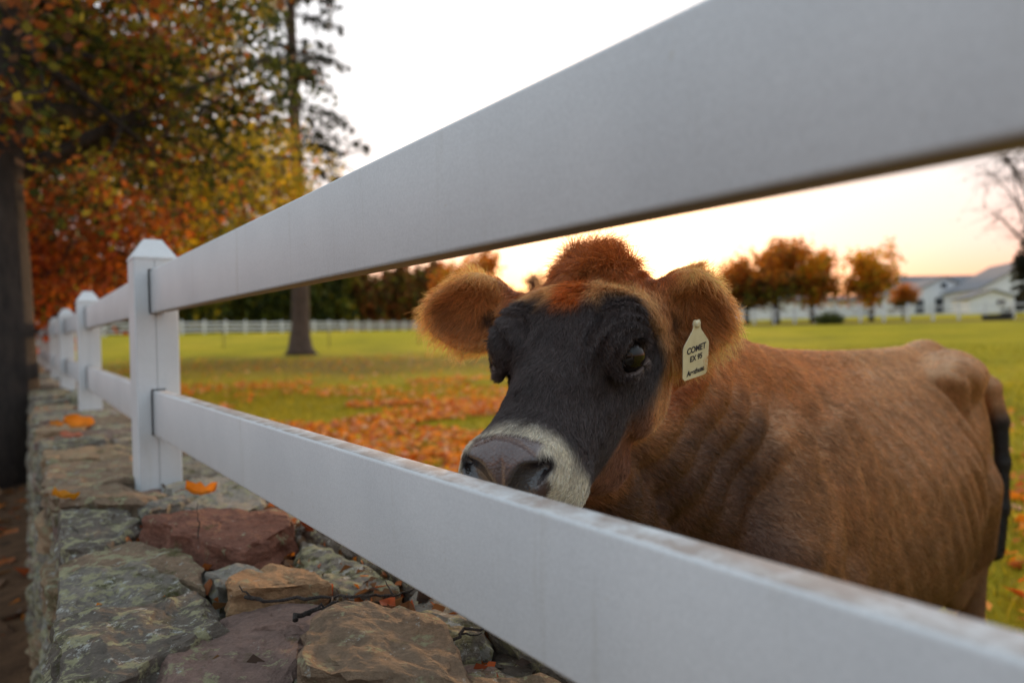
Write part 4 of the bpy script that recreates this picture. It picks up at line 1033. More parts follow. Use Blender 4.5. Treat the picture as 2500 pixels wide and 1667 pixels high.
if 'trees' not in SKIP:
    # dark trunk right beside the wall, crown overhead
    broad_tree('roadside_tree', 'dark thick-trunked tree rising close beside the stone wall', (-4.90, 6.5, -.1), 9.5, .33, (-.3, 1.6, 5.0), (3.0, 3.0, 2.6), 3, [RUST, BRN, OLV, DGR], [.20, .2, .30, .30], n_limb=30, n_twig=10, leaves=24000, leaf=.10, gap=.35, spread=.2)
    broad_tree('autumn_beech', 'low rust-orange leaved tree beyond the dark trunk', (-8.6, 11.5, 0), 4.6, .12, (1.55, -.2, 2.75), (1.75, 1.6, 1.35), 5, [(.38, .085, .02), ORG, RUST, BRN], [.34, .24, .28, .14], n_limb=20, n_twig=10, leaves=6500, leaf=.12, gap=.45, spread=.24)
    broad_tree('autumn_sapling', 'small thin rust-leaved sapling by the lane', (-9.6, 10.2, -.1), 3.6, .07, (.5, .4, 2.2), (1.3, 1.2, 1.2), 6, [RED, ORG, RUST, BRN], [.36, .22, .30, .12], n_limb=12, n_twig=8, leaves=2600, leaf=.13, gap=.45, spread=.20)
    def maple_col(P, C, rng):
        k = sstep(-8.8, -5.0, P[:, 0] + .35 * (6 - P[:, 2]) + rng.normal(0, .7, len(P)))
        Y = pick([YEL, (.34, .27, .022), OLV, ORG], [.42, .32, .16, .10], len(P), rng)
        m_ = rng.random(len(P)) < k; C[m_] = Y[m_]; return C
    broad_tree('spreading_maple', 'wide spreading maple turning yellow with long bare limbs', (-11.2, 13.6, 0), 11.5, .42, (2.5, .4, 6.2), (5.0, 4.2, 4.4), 8, [OLV, GRN, DGR, RUST, ORG], [.34, .24, .24, .10, .08], n_limb=52, n_twig=11, leaves=80000, leaf=.105, gap=.30, color_fn=maple_col, spread=.20, cut=lambda P: (P[:, 0] < -5.6 + .35 * fbm(P, .9, 5, 2)) | ((P[:, 2] < 5.5 + .4 * fbm(P, .9, 6, 2)) & (P[:, 0] < -3.6)))
    broad_tree('golden_maple', 'golden yellow maple leaning over the pasture in front of the spruce', (-12.5, 24.0, G(-12.5, 24)), 8.5, .22, (3.0, .2, 6.0), (3.5, 2.6, 2.2), 12, [YEL, (.55, .42, .022), (.34, .29, .02), ORG, OLV], [.34, .26, .20, .10, .10], n_limb=34, n_twig=9, leaves=30000, leaf=.14, gap=.35, spread=.24)
    broad_tree('lane_maple', 'darker olive maple standing behind the rust-leaved trees', (-15.2, 17.5, .1), 12, .40, (1.6, 0, 7.0), (4.6, 4.2, 4.8), 9, [OLV, GRN, DGR, RUST, ORG], [.30, .25, .27, .11, .07], n_limb=30, n_twig=9, leaves=46000, leaf=.13, gap=.40, spread=.26)

def conifer(name, label, base, height, r0, crown_from, rmax, seed, n_br=90, group=None, dens=34, col_=((.020, .026, .012), (.035, .040, .018), (.030, .024, .014))):
    rng = np.random.default_rng(seed); base = np.array(base, float); root = tag(empty(name, base), label, 'tree', group)
    z = np.linspace(0, height, 22); path = np.stack([.06 * np.sin(z * .3), .05 * np.cos(z * .23), z], -1); rr = r0 * (1 - z / height * .93)
    rr[0] *= 1.9; path2 = np.insert(path, 1, [(0, 0, .35), (0, 0, .9)], 0); rr2 = np.insert(rr, 1, [r0 * 1.32, r0 * 1.10])
    parts = [tube(path2, rr2, 16)]; LP = []; LS = []
    for i in range(n_br):
        k = rng.random() ** .9; zz = crown_from + (height - crown_from) * k; L = rmax * (1 - k) ** .75 * rng.uniform(.45, 1.05) + .2
        az = rng.uniform(0, 2 * np.pi); d_ = np.array([math.cos(az), math.sin(az), 0]); a0 = np.array([0, 0, zz])
        br = bez(a0, a0 + d_ * L * .5 + np.array([0, 0, .02 * L]), a0 + d_ * L + np.array([0, 0, -.28 * L + .1]), 9); parts.append(tube(br, r0 * .11 * np.linspace(1, .2, 9) * (1.1 - k), 5, cap=False))
        side = np.array([-d_[1], d_[0], 0])
        for j in range(int(dens * L / 1.5) + 4):
            u_ = rng.uniform(.25, 1.0); q = br[int(u_ * 8)]; w_ = rng.uniform(-1, 1) * L * .26 * (1.15 - u_)
            LP.append(q + side * w_ + d_ * abs(w_) * .4 + np.array([0, 0, -abs(rng.normal(0, .12)) - .25 * abs(w_)])); LS.append(1)
    V, Fs = merge(parts); obj('trunk', make_mesh('trunk', V, Fs), M_BARK2, root)
    P = np.repeat(np.array(LP), 3, 0) + rng.normal(0, .09, (3 * len(LP), 3)); C = pick(col_, [1] * len(col_), len(P), rng, .25)
    V, F = leaf_quads(P, .21, rng, droop=1.2); 
    me = make_mesh('crown', V, F, smooth=False); vcol(me, np.repeat(C, 4, 0)); obj('crown', me, M_LEAF, root)
    return root
if 'trees' not in SKIP:
    conifer('spruce', 'tall sparse spruce with a flared trunk standing alone in the pasture', (-9.77, 31.5, G(-9.77, 31.5) - .05), 27, .43, 7.6, 3.9, 4, n_br=120, dens=17)

# ---- far trees: a few crown meshes shared by copies
def far_tree_meshes(seed, height, rad, pal, w, leaves, leaf, gapy=.3, glow_top=None, low=.16):
    rng = np.random.default_rng(seed); cz = height * (.60 if low > 0 else .46); rad = np.array(rad)
    parts = [tube(bez(np.zeros(3), np.array([.1, 0, height * .3]), np.array([0, .1, height * .8]), 7), rad[0] * .085 * np.linspace(1.2, .2, 7), 7)]
    A = []
    for i in range(26):
        d_ = unit(rng.normal(0, 1, 3)); tg = np.array([0, 0, cz]) + d_ * rad * rng.uniform(.4, .95); a0 = np.array([0, 0, height * rng.uniform(.22, .55)])
        br = bez(a0, (a0 + tg) / 2 + [0, 0, .3], tg, 6); parts.append(tube(br, rad[0] * .022 * np.linspace(1, .2, 6), 4, cap=False)); A.append(br[3:])
        A.append(tg + rng.normal(0, .16, (5, 3)) * rad)
    A = np.concatenate(A); P = A[rng.integers(0, len(A), leaves)] + rng.normal(0, .13, (leaves, 3)) * rad
    P = P[fbm(P, 2.2 / rad[0] * 1.4, seed, 2) > -gapy]; P = P[P[:, 2] > height * low]
    C = pick(pal, w, len(P), rng, .25)
    if glow_top is not None:
        m_ = rng.random(len(P)) < sstep(height * .42, height * .62, P[:, 2]) * .8; C[m_] = pick(glow_top, [1] * len(glow_top), int(m_.sum()), rng, .2)  # sunset glow put into the colour of the upper leaves as orange
    V, Fs = merge(parts); tm = make_mesh('trunk', V, Fs); tm.materials.append(M_BARK)
    cm = crown_mesh(P, leaf, C, rng); cm.materials.append(M_LEAF)
    return tm, cm
def place_far(meshes, name, label, x, y, sc_, rot, group, dz=0):
    root = tag(empty(name, (x, y, G(x, y) - .05 + dz)), label, 'tree', group); root.rotation_euler = (0, 0, rot); root.scale = (sc_[0], sc_[0], sc_[1])
    obj('trunk', meshes[0], None, root); obj('crown', meshes[1], None, root)
    return root
def px(xs, depth): return (xs - 1250) / 1667 * depth
if 'trees' not in SKIP:
    hed = [far_tree_meshes(51, 9, (3.2, 3.2, 4.2), [DGR, GRN, (.05, .065, .014), OLV], [.4, .25, .25, .1], 5800, .62, .9, low=.0),
           far_tree_meshes(52, 10, (3.6, 3.6, 4.6), [DGR, OLV, YEL, GRN], [.35, .3, .12, .23], 5800, .62, .9, low=.0),
           far_tree_meshes(53, 9, (3.0, 3.0, 4.0), [BRN, RUST, OLV, DGR], [.35, .25, .25, .15], 5600, .6, .8, low=.0)]
    rng = np.random.default_rng(77)
    kinds = ['dark green tree in the dense row behind the far board fence', 'olive and yellow tree in the dense row behind the far board fence', 'brown autumn tree in the dense row behind the far board fence']
    for i in range(26):
        xs = 120 + i * 38 + rng.uniform(-10, 10); dep = 84 + (xs - 120) * .045 + rng.uniform(-2, 5)
        k = 2 if xs > 860 else (0 if rng.random() < .6 else 1)
        if rng.random() < .12: k = 2
        place_far(hed[k], 'hedgerow_tree', kinds[k], px(xs, dep), dep, (rng.uniform(1.0, 1.35), rng.uniform(1.15, 1.75)), rng.uniform(0, 6), ('dark green', 'olive and yellow', 'brown autumn')[k] + ' trees of the far row', dz=-.8)
    # blazing orange trees in front of the glow behind the cow's ear
    og = far_tree_meshes(54, 11, (3.6, 3.6, 4.6), [ORG, (.55, .20, .02), RUST, YEL], [.45, .25, .15, .15], 3000, .55, .25)
    for xs, dep, s_ in ((1165, 90, 1.05), (1110, 96, .95)):
        place_far(og, 'orange_maple', 'bright orange maple beyond the pasture in front of the sunset', px(xs, dep), dep, (s_, s_), xs, 'orange maples against the sunset')
    # round trees in front of the white buildings
    ft = [far_tree_meshes(61, 8.6, (3.4, 3.4, 3.4), [DGR, OLV, BRN, RUST], [.30, .30, .20, .20], 8500, .34, .6, glow_top=[(.80, .28, .02), ORG, (.75, .24, .02), RUST], low=.10), far_tree_meshes(62, 8.2, (2.7, 2.7, 3.4), [OLV, YEL, ORG, RUST], [.30, .18, .32, .20], 6500, .32, .45, glow_top=[(.80, .30, .02), (.85, .34, .02), YEL], low=.10)]
    place_far(ft[0], 'rounded_tree', 'broad rounded dark tree in front of the long white building', px(1895, 66), 66, (1.25, .92), 1.0, None)
    place_far(ft[1], 'rounded_tree', 'tree with orange sunset glow painted into its top leaning against the broad dark rounded tree', px(1985, 65), 65, (1.05, .92), 2.0, None)
    place_far(ft[0], 'rounded_tree', 'low orange-brown tree beside the broad dark rounded tree, next to the cow', px(1825, 68), 68, (.95, .72), 4.0, None)
    place_far(ft[1], 'rounded_tree', 'small upright orange tree between the long white building and barn', px(2128, 64), 64, (1.0, .92), 5.0, None)
    place_far(ft[0], 'rounded_tree', 'small dark shrub-like tree touching the barn gable', px(2205, 70), 70, (.40, .42), .3, None)
    hz = far_tree_meshes(63, 9, (4.2, 4.2, 3.6), [BRN, (.14, .075, .06), RUST], [.4, .4, .2], 2200, .6, .3)
    for i, (xs, dep) in enumerate(((1620, 150), (1700, 140), (1770, 150), (1850, 155), (1960, 160), (1545, 150), (1470, 150), (1390, 150), (1310, 145), (1240, 140))):
        place_far(hz, 'distant_tree', 'far brown tree low on the horizon behind the white buildings', px(xs, dep), dep, (1.15, .85 + .15 * (i % 3)), i * 1.7, 'far trees on the horizon')
    # bare tree and evergreen at the edge of the farmyard
    broad_tree('bare_tree', 'leafless grey tree with fine hanging twigs near the barns', (px(2550, 34), 34, G(px(2550, 34), 34)), 12, .22, (-.4, 0, 7.6), (3.7, 3.4, 3.6), 70, [BRN], [1], n_limb=46, n_twig=16, leaves=700, leaf=.10, bark=M_BARK)
    conifer('evergreen', 'dark dense evergreen standing beside the barn', (px(2520, 60), 60, G(px(2520, 60), 60)), 8.2, .2, .6, 2.6, 71, n_br=150, dens=26)

# ------------------------------------------------------------------ far fences
def far_fence(name, label, pts, height, spacing, rails, pw, rh):
    root = tag(empty(name, (*pts[0], G(*pts[0]))), label, 'fence'); o0 = np.array(root.location)
    prof = rounded_rect(pw, pw, pw * .1, 1); pm = None
    for A, B in zip(pts[:-1], pts[1:]):
        A = np.array(A, float); B = np.array(B, float); L = np.linalg.norm(B - A); n = max(1, int(round(L / spacing))); d_ = (B - A) / L; nn = np.array([-d_[1], d_[0], 0])
        if pm is None:
            V, F, caps = extrude_profile(prof, (0, 0, -.1), (0, 0, height), (1, 0, 0), (0, 1, 0)); pk = len(V); V = np.concatenate([V, [[0, 0, height + pw * .5]]])
            top = np.stack([np.arange(pk // 2) + pk // 2, (np.arange(pk // 2) + 1) % (pk // 2) + pk // 2, np.full(pk // 2, pk)], -1)
            pm = make_mesh('post', V, [F, top], smooth=False); pm.materials.append(M_WHITE)
        ang = math.atan2(d_[1], d_[0])
        for i in range(n + 1):
            p = A + d_ * L * i / n; obj('post', pm, None, root, loc=(p[0] - o0[0], p[1] - o0[1], G(*p) - o0[2]), rot=(0, 0, ang))
        for r_ in rails:
            V, Q = [], []; pr = rounded_rect(.04, rh, .008, 1); kk = len(pr)
            for i in range(n + 1):
                p = A + d_ * L * i / n; V.append(pr[:, :1] * nn + pr[:, 1:] * np.array([0, 0, 1]) + np.array([p[0], p[1], G(*p) + r_]) - o0)
            V = np.concatenate(V); idx = np.arange((n + 1) * kk).reshape(n + 1, kk)
            Q = np.stack([idx[:-1], np.roll(idx[:-1], -1, 1), np.roll(idx[1:], -1, 1), idx[1:]], -1).reshape(-1, 4)
            obj('rail', make_mesh('rail', V, [Q, idx[0][::-1][None], idx[-1][None]]), M_WHITE, root)
    return root
if 'far' not in SKIP:
    far_fence('board_fence', 'long white three-board fence at the far side in front of the dark tree row', [(-49, 40), (-36.4, 61), (-13.2, 104)], 1.32, 2.6, (.32, .70, 1.10), .22, .19)
    far_fence('yard_fence', 'white two-rail fence in front of the barns and long white building', [(4, 77), (10.8, 72.5), (21.6, 66), (39.7, 54), (56, 43)], 1.45, 1.75, (.55, 1.12), .20, .12)
    # thin wooden stakes in the grass, and a dark gate post
    m_wood, t, b = new_mat('grey_wood'); n = noise_node(t, 20, 5); c = ramp_node(t, n.outputs[0], [(.3, (.06, .05, .03)), (.7, (.14, .11, .07))]).outputs[0]; t.links.new(c, b.inputs['Base Color'])
    for i, (xs, dep, hgt, r_, nm, lb) in enumerate(((546, 40, 1.15, .028, 'stake', 'thin wooden stake in the grass on the near side of the spruce'), (803, 38, 1.25, .028, 'stake', 'thin wooden stake in the grass beside the flared spruce trunk'), (1022, 40, 1.1, .028, 'stake', 'thin wooden stake in the grass near the cow ear'), (1040, 100, 2.6, .10, 'gate_post', 'dark timber gate post at the end of the far board fence'))):
        x_ = px(xs, dep); V, Q, T3 = tube([(0, 0, -.2), (.01, 0, hgt * .5), (.0, .01, hgt - .04), (0, .01, hgt)], [r_ * 1.05, r_, r_ * .95, r_ * .5], 8)
        tag(obj(nm, make_mesh(nm, V, [Q, T3]), m_wood, None, loc=(x_, dep, G(x_, dep))), lb, 'stake' if nm == 'stake' else 'post')
    # clump of tall grass and the water trough by the yard fence
    rng = np.random.default_rng(90); x_, y_ = px(2025, 55), 55; bl = []; Cb = []
    a = rng.uniform(0, 2 * np.pi, 900); r_ = np.sqrt(rng.random(900)) * .95; hgt = (1.35 - .6 * r_) * rng.uniform(.6, 1.1, 900)
    bx, by = r_ * np.cos(a), r_ * np.sin(a) * .7; dirx = rng.normal(0, .12, (900, 2)) + np.stack([bx, by], -1) * .35; wv = unit(np.concatenate([rng.normal(0, 1, (900, 2)), np.zeros((900, 1))], 1)) * .035
    B_ = np.stack([bx, by, np.zeros(900)], -1); T_ = B_ + np.concatenate([dirx, hgt[:, None]], 1)
    V = np.stack([B_ - wv, B_ + wv, T_], 1).reshape(-1, 3); me = make_mesh('grass_clump', V, np.arange(2700).reshape(-1, 3), smooth=False); vcol(me, np.repeat(pick([DGR, GRN, (.05, .06, .03), (.16, .14, .07)], [.4, .3, .2, .1], 900, rng), 3, 0))
    tag(obj('grass_clump', me, M_GRASS, None, loc=(x_, y_, G(x_, y_))), 'dark clump of tall grass in front of the white yard fence', 'bush')
    m_tr, t, b = new_mat('trough_rubber'); n = noise_node(t, 12, 4); c = ramp_node(t, n.outputs[0], [(.3, (.02, .022, .026)), (.7, (.05, .052, .058))]).outputs[0]; t.links.new(c, b.inputs['Base Color']); b.inputs['Roughness'].default_value = .6
    x_, y_ = px(2436, 50), 50
    a = np.linspace(0, 2 * np.pi, 28, endpoint=False); ov = np.stack([np.sign(np.cos(a)) * np.abs(np.cos(a)) ** .6, np.sign(np.sin(a)) * np.abs(np.sin(a)) ** .6], -1)
    rings = [(ov * (.90, .34), 0), (ov * (1.0, .42), .36), (ov * (1.03, .45), .40), (ov * (.95, .38), .40), (ov * (.86, .30), .08)]
    V = np.concatenate([np.concatenate([p, np.full((28, 1), z)], 1) for p, z in rings] + [np.array([[0, 0, .08]])]); idx = np.arange(140).reshape(5, 28)
    Q = np.stack([idx[:-1], np.roll(idx[:-1], -1, 1), np.roll(idx[1:], -1, 1), idx[1:]], -1).reshape(-1, 4); T3 = np.stack([idx[-1], np.roll(idx[-1], -1), np.full(28, 140)], -1)
    tag(obj('water_trough', make_mesh('water_trough', V, [Q, T3]), m_tr, None, loc=(x_, y_, G(x_, y_)), rot=(0, 0, -.5)), 'low dark oval water trough by the white yard fence', 'trough')

# ------------------------------------------------------------------ farm buildings
def mat_siding():
    m, t, b = new_mat('white_siding'); n = noise_node(t, 1.2, 5); c = ramp_node(t, n.outputs[0], [(.3, (.66, .68, .72)), (.7, (.80, .81, .83))]).outputs[0]
    t.links.new(c, b.inputs['Base Color']); b.inputs['Roughness'].default_value = .6
    w = nd(t, 'ShaderNodeTexWave'); w.wave_type = 'BANDS'; w.bands_direction = 'Z'; w.inputs['Scale'].default_value = 2.2; tcn = nd(t, 'ShaderNodeTexCoord'); t.links.new(tcn.outputs['Object'], w.inputs['Vector'])
    bump(t, b, w.outputs[0], .4, .03); return m
M_SIDING = mat_siding()
M_ROOF, _t, _b = new_mat('shingle_roof'); _n = noise_node(_t, 6, 6); _c = ramp_node(_t, _n.outputs[0], [(.3, (.10, .105, .115)), (.7, (.19, .195, .21))]).outputs[0]; _t.links.new(_c, _b.inputs['Base Color']); _b.inputs['Roughness'].default_value = .85; bump(_t, _b, _n.outputs[0], .4, .03)
M_GLASS, _t, _b = new_mat('window_glass'); _b.inputs['Base Color'].default_value = (.02, .025, .035, 1); _b.inputs['Roughness'].default_value = .1
M_DOOR, _t, _b = new_mat('dark_door'); _b.inputs['Base Color'].default_value = (.055, .062, .075, 1); _b.inputs['Roughness'].default_value = .6
def barn(name, label, x, y, rot, W, L, eave, ridge, doors=(), windows=(), over=.35):
    """gable end towards local -Y, length along +Y"""
    root = tag(empty(name, (x, y, G(x, y) - .3)), label, 'building'); root.rotation_euler = (0, 0, rot)
    V = np.array([(-W / 2, 0, 0), (W / 2, 0, 0), (W / 2, 0, eave), (0, 0, ridge), (-W / 2, 0, eave), (-W / 2, L, 0), (W / 2, L, 0), (W / 2, L, eave), (0, L, ridge), (-W / 2, L, eave)])
    me = make_mesh('wall', V, [np.array([(0, 1, 2, 3, 4), (6, 5, 9, 8, 7)]), np.array([(1, 6, 7, 2), (5, 0, 4, 9)])], smooth=False); obj('wall', me, M_SIDING, root)
    sl = (ridge - eave) / (W / 2); th = .16
    for sg in (1, -1):
        a = np.array([0, ridge + .01]); b_ = np.array([sg * (W / 2 + over), eave - sl * over + .01])
        V = [(p[0], yy, p[1] + dz) for dz in (.01, th) for yy in (-over, L + over) for p in (a, b_)]
        obj('roof', make_mesh('roof', np.array(V), np.array([(0, 1, 3, 2), (4, 6, 7, 5), (0, 4, 5, 1), (2, 3, 7, 6), (1, 5, 7, 3), (0, 2, 6, 4)]), smooth=False), M_ROOF, root)
    for cx, w_, h_ in doors:
        V, F = box_vf((cx - w_ / 2, -.08, .3), (cx + w_ / 2, .02, .3 + h_)); d_ = obj('door', make_mesh('door', V, F, smooth=False), M_DOOR, root)
        V, F = box_vf((cx - w_ / 2 - .12, -.06, .3 + h_), (cx + w_ / 2 + .12, .03, .3 + h_ + .14)); obj('door_frame', make_mesh('door_frame', V, F, smooth=False), M_SIDING, d_)
    for cx, cz, w_, h_ in windows:
        V, F = box_vf((cx - w_ / 2, -.05, cz - h_ / 2), (cx + w_ / 2, .02, cz + h_ / 2)); wo = obj('window', make_mesh('window', V, F, smooth=False), M_SIDING, root)
        for sx in (-1, 1):
            V, F = box_vf((cx + sx * w_ * .23 - w_ * .2, -.062, cz - h_ * .42), (cx + sx * w_ * .23 + w_ * .2, -.045, cz + h_ * .42)); obj('pane', make_mesh('pane', V, F, smooth=False), M_GLASS, wo)
    return root
if 'far' not in SKIP:
    D = 108
    barn('gable_barn', 'white barn showing its gable end with dark doors behind the yard fence', px(2306, D), D, -.15, 10.4, 16, 3.4, 6.0, doors=((-3.6, 1.3, 2.3), (.3, 3.2, 2.5), (4.1, 1.2, 2.3)), windows=((0, 4.7, 1.0, 1.0),))
    barn('long_barn', 'long low white barn with a grey roof running behind the gable barn', px(2196, 128), 128, -1.52, 11, 42, 3.6, 7.2)
    barn('side_barn', 'white gabled barn with small windows beside the evergreen', px(2530, 92), 92, -.25, 13.0, 14, 3.6, 7.4, doors=((-2.2, 1.5, 2.2),), windows=((-4.6, 2.2, 1.2, 1.1), (1.5, 2.2, 1.2, 1.1)))
    barn('lean_to_shed', 'small low white shed with one window between the two barns', px(2425, 86), 86, -.2, 5.2, 5, 2.3, 3.2, windows=((.9, 1.6, 1.1, .9),))
    barn('white_stable', 'long white low building half hidden behind the rounded trees', px(1700, 98), 98, -1.45, 7, 29, 2.9, 3.5)
    barn('small_outbuilding', 'tiny white outbuilding between the small orange tree and the barn gable', px(2188, 92), 92, -.1, 3.6, 4, 2.8, 3.9)

# ------------------------------------------------------------------ fallen leaves, grass
def flat_leaves(P, size, C, rng, tilt=.45):
    n = len(P); az = rng.uniform(0, 2 * np.pi, n); nrm_ = unit(np.stack([rng.normal(0, tilt, n), rng.normal(0, tilt, n), np.ones(n)], -1))
    a = np.stack([np.cos(az), np.sin(az), np.zeros(n)], -1); a = unit(a - nrm_ * (a * nrm_).sum(1, keepdims=True)); b = np.cross(nrm_, a)
    sz = (size * rng.uniform(.6, 1.35, n))[:, None]; cu = sz * rng.uniform(-.1, .3, (n, 1))
    V = np.stack([P - a * sz * .55, P - a * sz * .1 + b * sz * .42 + nrm_ * cu, P + a * sz * .55 + nrm_ * cu * .5, P - a * sz * .1 - b * sz * .42 + nrm_ * cu], 1).reshape(-1, 3)
    i = np.arange(n)[:, None] * 4; F = np.concatenate([i + [0, 1, 2], i + [0, 2, 3]])
    return V, F, np.repeat(C, 4, 0)
def scatter(n, r0, r1, a0, a1, rng):
    r = np.sqrt(rng.uniform(r0 * r0, r1 * r1, n)); a = rng.uniform(a0, a1, n); return r * np.sin(a), r * np.cos(a)
if 'litter' not in SKIP:
    rng = np.random.default_rng(33); X, Y = [], []
    for n, r0, r1, a0, a1 in ((14000, 3.0, 12.5, -36, 2), (4000, 10, 18, -36, 6), (1500, 14, 32, -36, 20), (700, 2.6, 12, 2, 50), (400, 3, 7, 36, 46)):
        x, y = scatter(n, r0, r1, R(a0), R(a1), rng); X.append(x); Y.append(y)
    X = np.concatenate(X); Y = np.concatenate(Y); fc_ = fence_coord(X, Y)
    P = np.stack([X, Y, ground_z(X, Y)], -1)
    keep = (fc_ > .85) & ((fbm(P, .55, 12, 3) > -.6 + .75 * sstep(5, 16, np.hypot(X, Y))) | (np.arange(len(X)) > 18000))
    P = P[keep]; P[:, 2] += rng.uniform(.02, .06, len(P))
    V, F, C = flat_leaves(P, .10, pick([(.88, .27, .02), (.90, .34, .05), (.66, .13, .02), (.82, .42, .22), (.52, .15, .04), YEL], [.32, .22, .14, .14, .10, .08], len(P), rng), rng)
    me = make_mesh('fallen_leaves', V, F, smooth=False); vcol(me, C); tag(obj('fallen_leaves', me, M_DRYLEAF), 'orange leaves strewn over the pasture grass', 'leaves', kind='stuff')
    # lane outside the wall
    s_ = rng.uniform(1, 26, 5200); p_ = -rng.random(5200) ** 1.3 * 5 + .02
    P = s_[:, None] * d2 + p_[:, None] * n2v; P[:, 2] = ground_z(P[:, 0], P[:, 1]) - .08 + rng.uniform(0, .05, len(P))
    V, F, C = flat_leaves(P, .11, pick([RUST, RED, ORG, BRN, (.08, .05, .03)], [.28, .18, .14, .22, .18], len(P), rng), rng)
    me = make_mesh('leaf_litter', V, F, smooth=False); vcol(me, C); tag(obj('leaf_litter', me, M_DRYLEAF), 'dark red leaf litter along the lane outside the wall', 'leaves', kind='stuff')
    # grass blades
    X, Y = [], []
    for n, r0, r1, a0, a1 in ((26000, 2.3, 8, -38, 46), (30000, 6, 16, -36, 42), (14000, 14, 30, -30, 38)):
        x, y = scatter(n, r0, r1, R(a0), R(a1), rng); X.append(x); Y.append(y)
    X = np.concatenate(X); Y = np.concatenate(Y); k = fence_coord(X, Y) > .75; X, Y = X[k], Y[k]; n = len(X)
    P = np.stack([X, Y, ground_z(X, Y) - .005], -1); w_ = unit(np.concatenate([rng.normal(0, 1, (n, 2)), np.zeros((n, 1))], 1)) * (.004 + .0006 * np.hypot(X, Y))[:, None]
    T_ = P + np.concatenate([rng.normal(0, .022, (n, 2)), rng.uniform(.035, .085, (n, 1))], 1)
    V = np.stack([P - w_, P + w_, T_], 1).reshape(-1, 3); me = make_mesh('grass', V, np.arange(3 * n).reshape(-1, 3), smooth=False)
    vcol(me, np.repeat(pick([(.40, .32, .015), (.50, .375, .018), (.26, .24, .013), (.58, .41, .04)], [.35, .3, .2, .15], n, rng), 3, 0)); tag(obj('grass', me, M_GRASS), 'short yellow-green pasture grass', 'grass', kind='stuff')

# ------------------------------------------------------------------ things lying on the wall
def leaf_thing(label, s_, p_, dz, size, rgb, rot, curl, seed, group=None):
    rng = np.random.default_rng(seed); nl = 7; u_ = np.linspace(0, 1, nl); half = size * .34 * np.sin(np.pi * np.clip(u_ * .93 + .05, 0, 1)) ** .8 * (1 + .25 * np.sin(u_ * 14 + seed))
    V = []
    for u0, hw_ in zip(u_, half):
        for w_ in (-1, -.5, 0, .5, 1):
            x = (u0 - .5) * size; y = w_ * hw_; z = curl * size * (w_ * w_ * .55 + (u0 - .5) ** 2 * 1.3) + .004 * rng.normal()
            V.append((x, y, z + .004))
    V = np.array(V); idx = np.arange(nl * 5).reshape(nl, 5); Q = np.stack([idx[:-1, :-1], idx[1:, :-1], idx[1:, 1:], idx[:-1, 1:]], -1).reshape(-1, 4)
    sV, sQ, sT = tube([(-.5 * size, 0, curl * size * .33 + .004), (-.62 * size, .01 * size, curl * size * .4), (-.8 * size, .04 * size, .004)], [.0012, .001, .0008], 5)
    c_ = np.array(rgb); root = tag(empty('fallen_leaf', wpt(s_, p_, WALL_TOP + dz)), label, 'leaf', group); root.rotation_euler = rot
    me = make_mesh('blade', V, Q); vcol(me, np.clip(c_ * (1 + .25 * fbm(V + seed, 40, seed, 2)[:, None]), .005, .9)); obj('blade', me, M_DRYLEAF, root)
    me = make_mesh('stalk', sV, [sQ, sT]); vcol(me, np.tile(c_ * .6, (len(sV), 1))); obj('stalk', me, M_DRYLEAF, root)
def twig_thing(label, pts, r_, seed, forks=()):
    rng = np.random.default_rng(seed); P = np.array([wpt(a, b, WALL_TOP + c + .012) for a, b, c in pts]); base = P[0]
    t0 = np.linspace(0, 1, len(P)); t1 = np.linspace(0, 1, 4 * len(P)); Q_ = np.stack([np.interp(t1, t0, P[:, i]) for i in range(3)], -1); Q_ += rng.normal(0, .0022, Q_.shape)
    parts = [tube(Q_ - base, np.linspace(r_, r_ * .45, len(Q_)) * (1 + .15 * rng.normal(size=len(Q_))), 7)]
    for k, dv in forks:
        q0 = Q_[int(k * (len(Q_) - 1))] - base; dv = dv[0] * d2 + dv[1] * n2v + np.array([0, 0, dv[2]]); pp = np.array([q0 + dv * u_ + rng.normal(0, .0015, 3) * (u_ > 0) for u_ in np.linspace(0, 1, 5)]); parts.append(tube(pp, np.linspace(r_ * .6, r_ * .25, 5), 6))
    V, Fs = merge(parts); tag(obj('twig', make_mesh('twig', V, Fs), M_BARK, None, loc=base), label, 'twig')
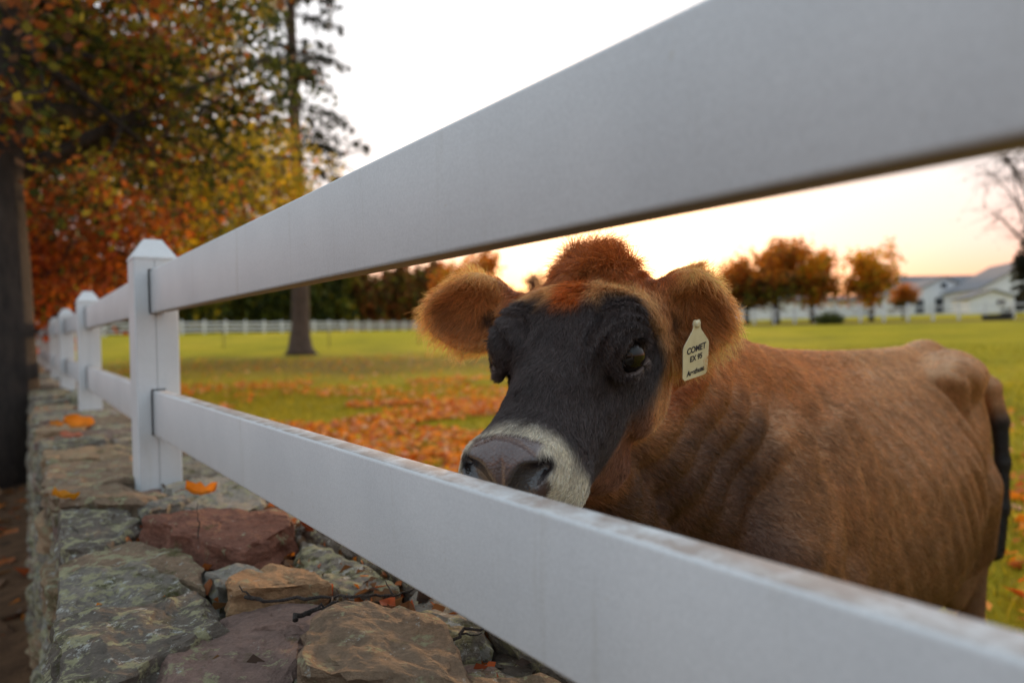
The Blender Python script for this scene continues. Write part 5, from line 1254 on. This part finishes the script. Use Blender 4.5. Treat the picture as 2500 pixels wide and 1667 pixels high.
if 'litter' not in SKIP:
    leaf_thing('bright orange curled leaf lying behind the red-brown block', 1.97, .375, .050, .075, (.62, .20, .012), (.35, .15, .5), .5, 1)
    leaf_thing('small orange leaf on the outer edge of the wall, past the dark slab', 2.24, .085, .035, .065, (.56, .22, .012), (.1, .2, .3), .35, 2)
    leaf_thing('big orange leaf standing up on the wall between the two nearest posts', 3.95, .215, .060, .13, (.60, .21, .015), (.7, .2, .4), .3, 3)
    leaf_thing('little orange leaf lying beside the big upright leaf on the wall', 4.12, .125, .050, .07, (.56, .20, .015), (.6, .1, 1.2), .3, 4)
    leaf_thing('pale pink dry leaf lying flat on the wall near the first post', 3.58, .165, .045, .09, (.42, .16, .10), (.1, .1, .2), .25, 5)
    leaf_thing('brown oak leaf tucked under the lower rail beside the round lichen stone', .880, .575, .020, .055, (.30, .095, .022), (.1, .25, 2.4), .35, 6)
    leaf_thing('dark red dry leaf wedged beside the end of the red-brown block', 1.555, .515, .030, .06, (.16, .040, .015), (.9, .3, 1.2), .45, 7)
    twig_thing('long dark forked twig lying across the flat purple slab', [(1.165, .285, .030), (1.135, .315, .026), (1.085, .390, .030), (1.045, .435, .034), (1.02, .478, .030), (1.03, .525, .028)], .0034, 1, ((.45, (-.045, -.02, .004)), (.1, (.02, -.02, .02)), (.85, (.05, .01, .01))))
    twig_thing('short thick broken twig lying on the purple slab edge', [(1.045, .330, .022), (1.05, .355, .026), (1.04, .395, .034)], .0048, 2, ((.5, (-.02, .03, .004)),))
    twig_thing('thin grey twig beside the round lichen stone under the rail', [(.84, .47, .012), (.86, .52, .020), (.83, .56, .014), (.80, .60, .012)], .0028, 3, ((.5, (.03, .03, .006)), (.3, (-.03, .02, .006))))
    twig_thing('thin pale grass stem leaning on the red-brown block', [(1.60, .30, .02), (1.62, .305, .055), (1.66, .31, .085)], .0016, 4)
    rng = np.random.default_rng(44)      # crumbled leaves in the joints
    s_ = np.concatenate([rng.uniform(.6, 2.3, 420), rng.normal(1.10, .22, 260), rng.uniform(2.3, 7, 260)]); p_ = np.concatenate([rng.uniform(.08, .62, 420), rng.normal(.52, .05, 260), rng.uniform(.06, .62, 260)])
    P = s_[:, None] * d2 + p_[:, None] * n2v; P[:, 2] = WALL_TOP - .030 + rng.uniform(0, .028, len(P)) 
    V, F, C = flat_leaves(P, .030, pick([RUST, RED, BRN, (.05, .03, .02), ORG], [.3, .14, .3, .2, .06], len(P), rng), rng, tilt=.9)
    me = make_mesh('leaf_crumbs', V, F, smooth=False); vcol(me, C); tag(obj('leaf_crumbs', me, M_DRYLEAF), 'crumbled brown leaves caught in the joints of the wall top', 'leaves', kind='stuff')
